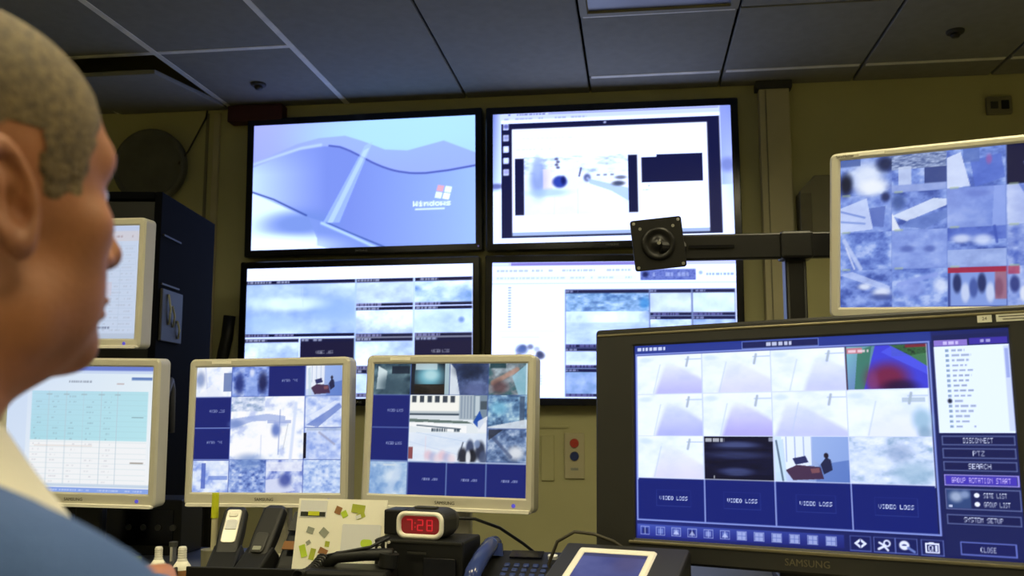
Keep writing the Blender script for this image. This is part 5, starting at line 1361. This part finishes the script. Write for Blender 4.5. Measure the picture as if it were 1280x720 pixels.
# blue top
def top_fn(X, Y, Z):
    P = (X, Y, Z); ax = np.abs(X)
    d = ell(*P, (0, -.035, .86), (.175, .115, .22))
    d = smin(d, ell(*P, (0, -.02, .66), (.165, .125, .20)), .08)
    d = smin(d, cap(ax, Y, Z, (0, -.030, 1.04), (.18, -.014, 1.008), .064, .060), .04)
    d = smin(d, cap(ax, Y, Z, (.02, -.020, 1.066), (.13, -.012, 1.024), .046, .05), .03)
    d = smin(d, limb(P, [SH, EL, EL + hx * .20, WR - hx * .028], [.064, .050, .044, .037], .03), .03)
    d = smin(d, limb(P, [SH_L, EL_L, WR_L - (WR_L - EL_L) * .1], [.064, .050, .037], .03), .03)
    fold = .0028 * np.sin(46 * Z + 20 * X) * np.sin(24 * Y + 13 * Z + 1.0) + .002 * np.sin(90 * Y + 50 * X + 20 * Z)
    d = d + fold
    d = smax(d, .53 - Z, .02)
    # neckline
    d = smax(d, -cap(*P, (0, -.0, 1.15), (0, -.015, 1.02), .086, .055), .012)
    # cuffs open round the wrists
    d = smax(d, -cap(*P, WR - hx * .05, WR + hx * .06, .0275, .0275), .004)
    return d
V3, F3 = surface_net(top_fn, (-.40, -.20, .50), (.40, max(.42, WR[1] + .05), 1.16), .0058)
link('blue_top', np_mesh('blue_top', V3, F3), 'shirt_blue', man, smooth=True)
# white shirt collar, folded
Mcol = T(.0, .002, 1.088) @ RX(-13) @ Matrix.Scale(1.07, 4)
mb = MB(); prof = [(.056, -.03), (.058, .0), (.060, .026), (.064, .032), (.070, .029), (.090, .008), (.112, -.012), (.118, -.020), (.114, -.024), (.084, -.004), (.066, .014), (.061, -.03)]
mb.lathe([(r_, z_) for r_, z_ in prof], 56, Mcol @ Matrix.Diagonal((1.0, 1.02, 1, 1)), True)
mb.build('shirt_collar', 'collar_white', man, smooth=True)

# trousers and shoes, seated
def leg_fn(X, Y, Z):
    P = (np.abs(X), Y, Z)
    d = ell(X, Y, Z, (0, -.02, .56), (.185, .15, .115))
    d = smin(d, limb(P, [(.09, .0, .55), (.12, .42, .55), (.13, .44, .13)], [.088, .066, .050], .03), .05)
    return smax(d, .09 - Z, .01)
V4, F4 = surface_net(leg_fn, (-.25, -.2, .08), (.25, .55, .70), .011)
link('trousers', np_mesh('trousers', V4, F4), 'trouser', man, smooth=True)
for s_ in (-1, 1):
    V5, F5 = surface_net(lambda X, Y, Z: smax(smin(ell(X, Y, Z, (s_ * .13, .50, .045), (.045, .14, .05)), cap(X, Y, Z, (s_ * .13, .44, .05), (s_ * .13, .44, .12), .045, .045), .02), .004 - Z, .006), (s_ * .13 - .07, .3, -.01), (s_ * .13 + .07, .68, .18), .008)
    link('shoe', np_mesh('shoe', V5, F5), 'shoe', man, smooth=True)

# his office chair
ch = empty('office_chair', (-.437, .458, 0), RAD(FACE - 90), 'dark fabric office chair the man sits on', 'chair')
loft(MB(), [[(x, y, z_) for x, y in rr(a, b, .08)] for a, b, z_ in ((.44, .42, .385), (.48, .46, .40), (.48, .46, .43), (.44, .42, .45))]).build('seat', 'chair_fabric', ch, T(0, .02, 0))
loft(MB(), [lp(rr(a, b, .07), y_) for a, b, y_ in ((.36, .40, -.215), (.40, .44, -.225), (.40, .44, -.25), (.34, .38, -.265))][::-1]).build('backrest', 'chair_fabric', ch, T(0, 0, .74))
MB().tube([(0, -.10, .38), (0, -.24, .39), (0, -.275, .48), (0, -.262, .70)], .02).build('back_bar', 'black_metal', ch, smooth=True)
MB().cyl((0, .02, .08), (0, .02, .385), .025).build('gas_stem', 'black_metal', ch)
for k in range(5):
    a = k * 2 * math.pi / 5 + .3; c_, s_ = math.cos(a), math.sin(a)
    MB().tube([(0, .02, .10), (.15 * c_, .02 + .15 * s_, .09), (.28 * c_, .02 + .28 * s_, .07)], .016).build('base_leg', 'black_plastic', ch, smooth=True)
    MB().cyl((.28 * c_ - .012 * s_, .02 + .28 * s_ + .012 * c_, .028), (.28 * c_ + .012 * s_, .02 + .28 * s_ - .012 * c_, .028), .028).build('castor', 'black_plastic', ch)
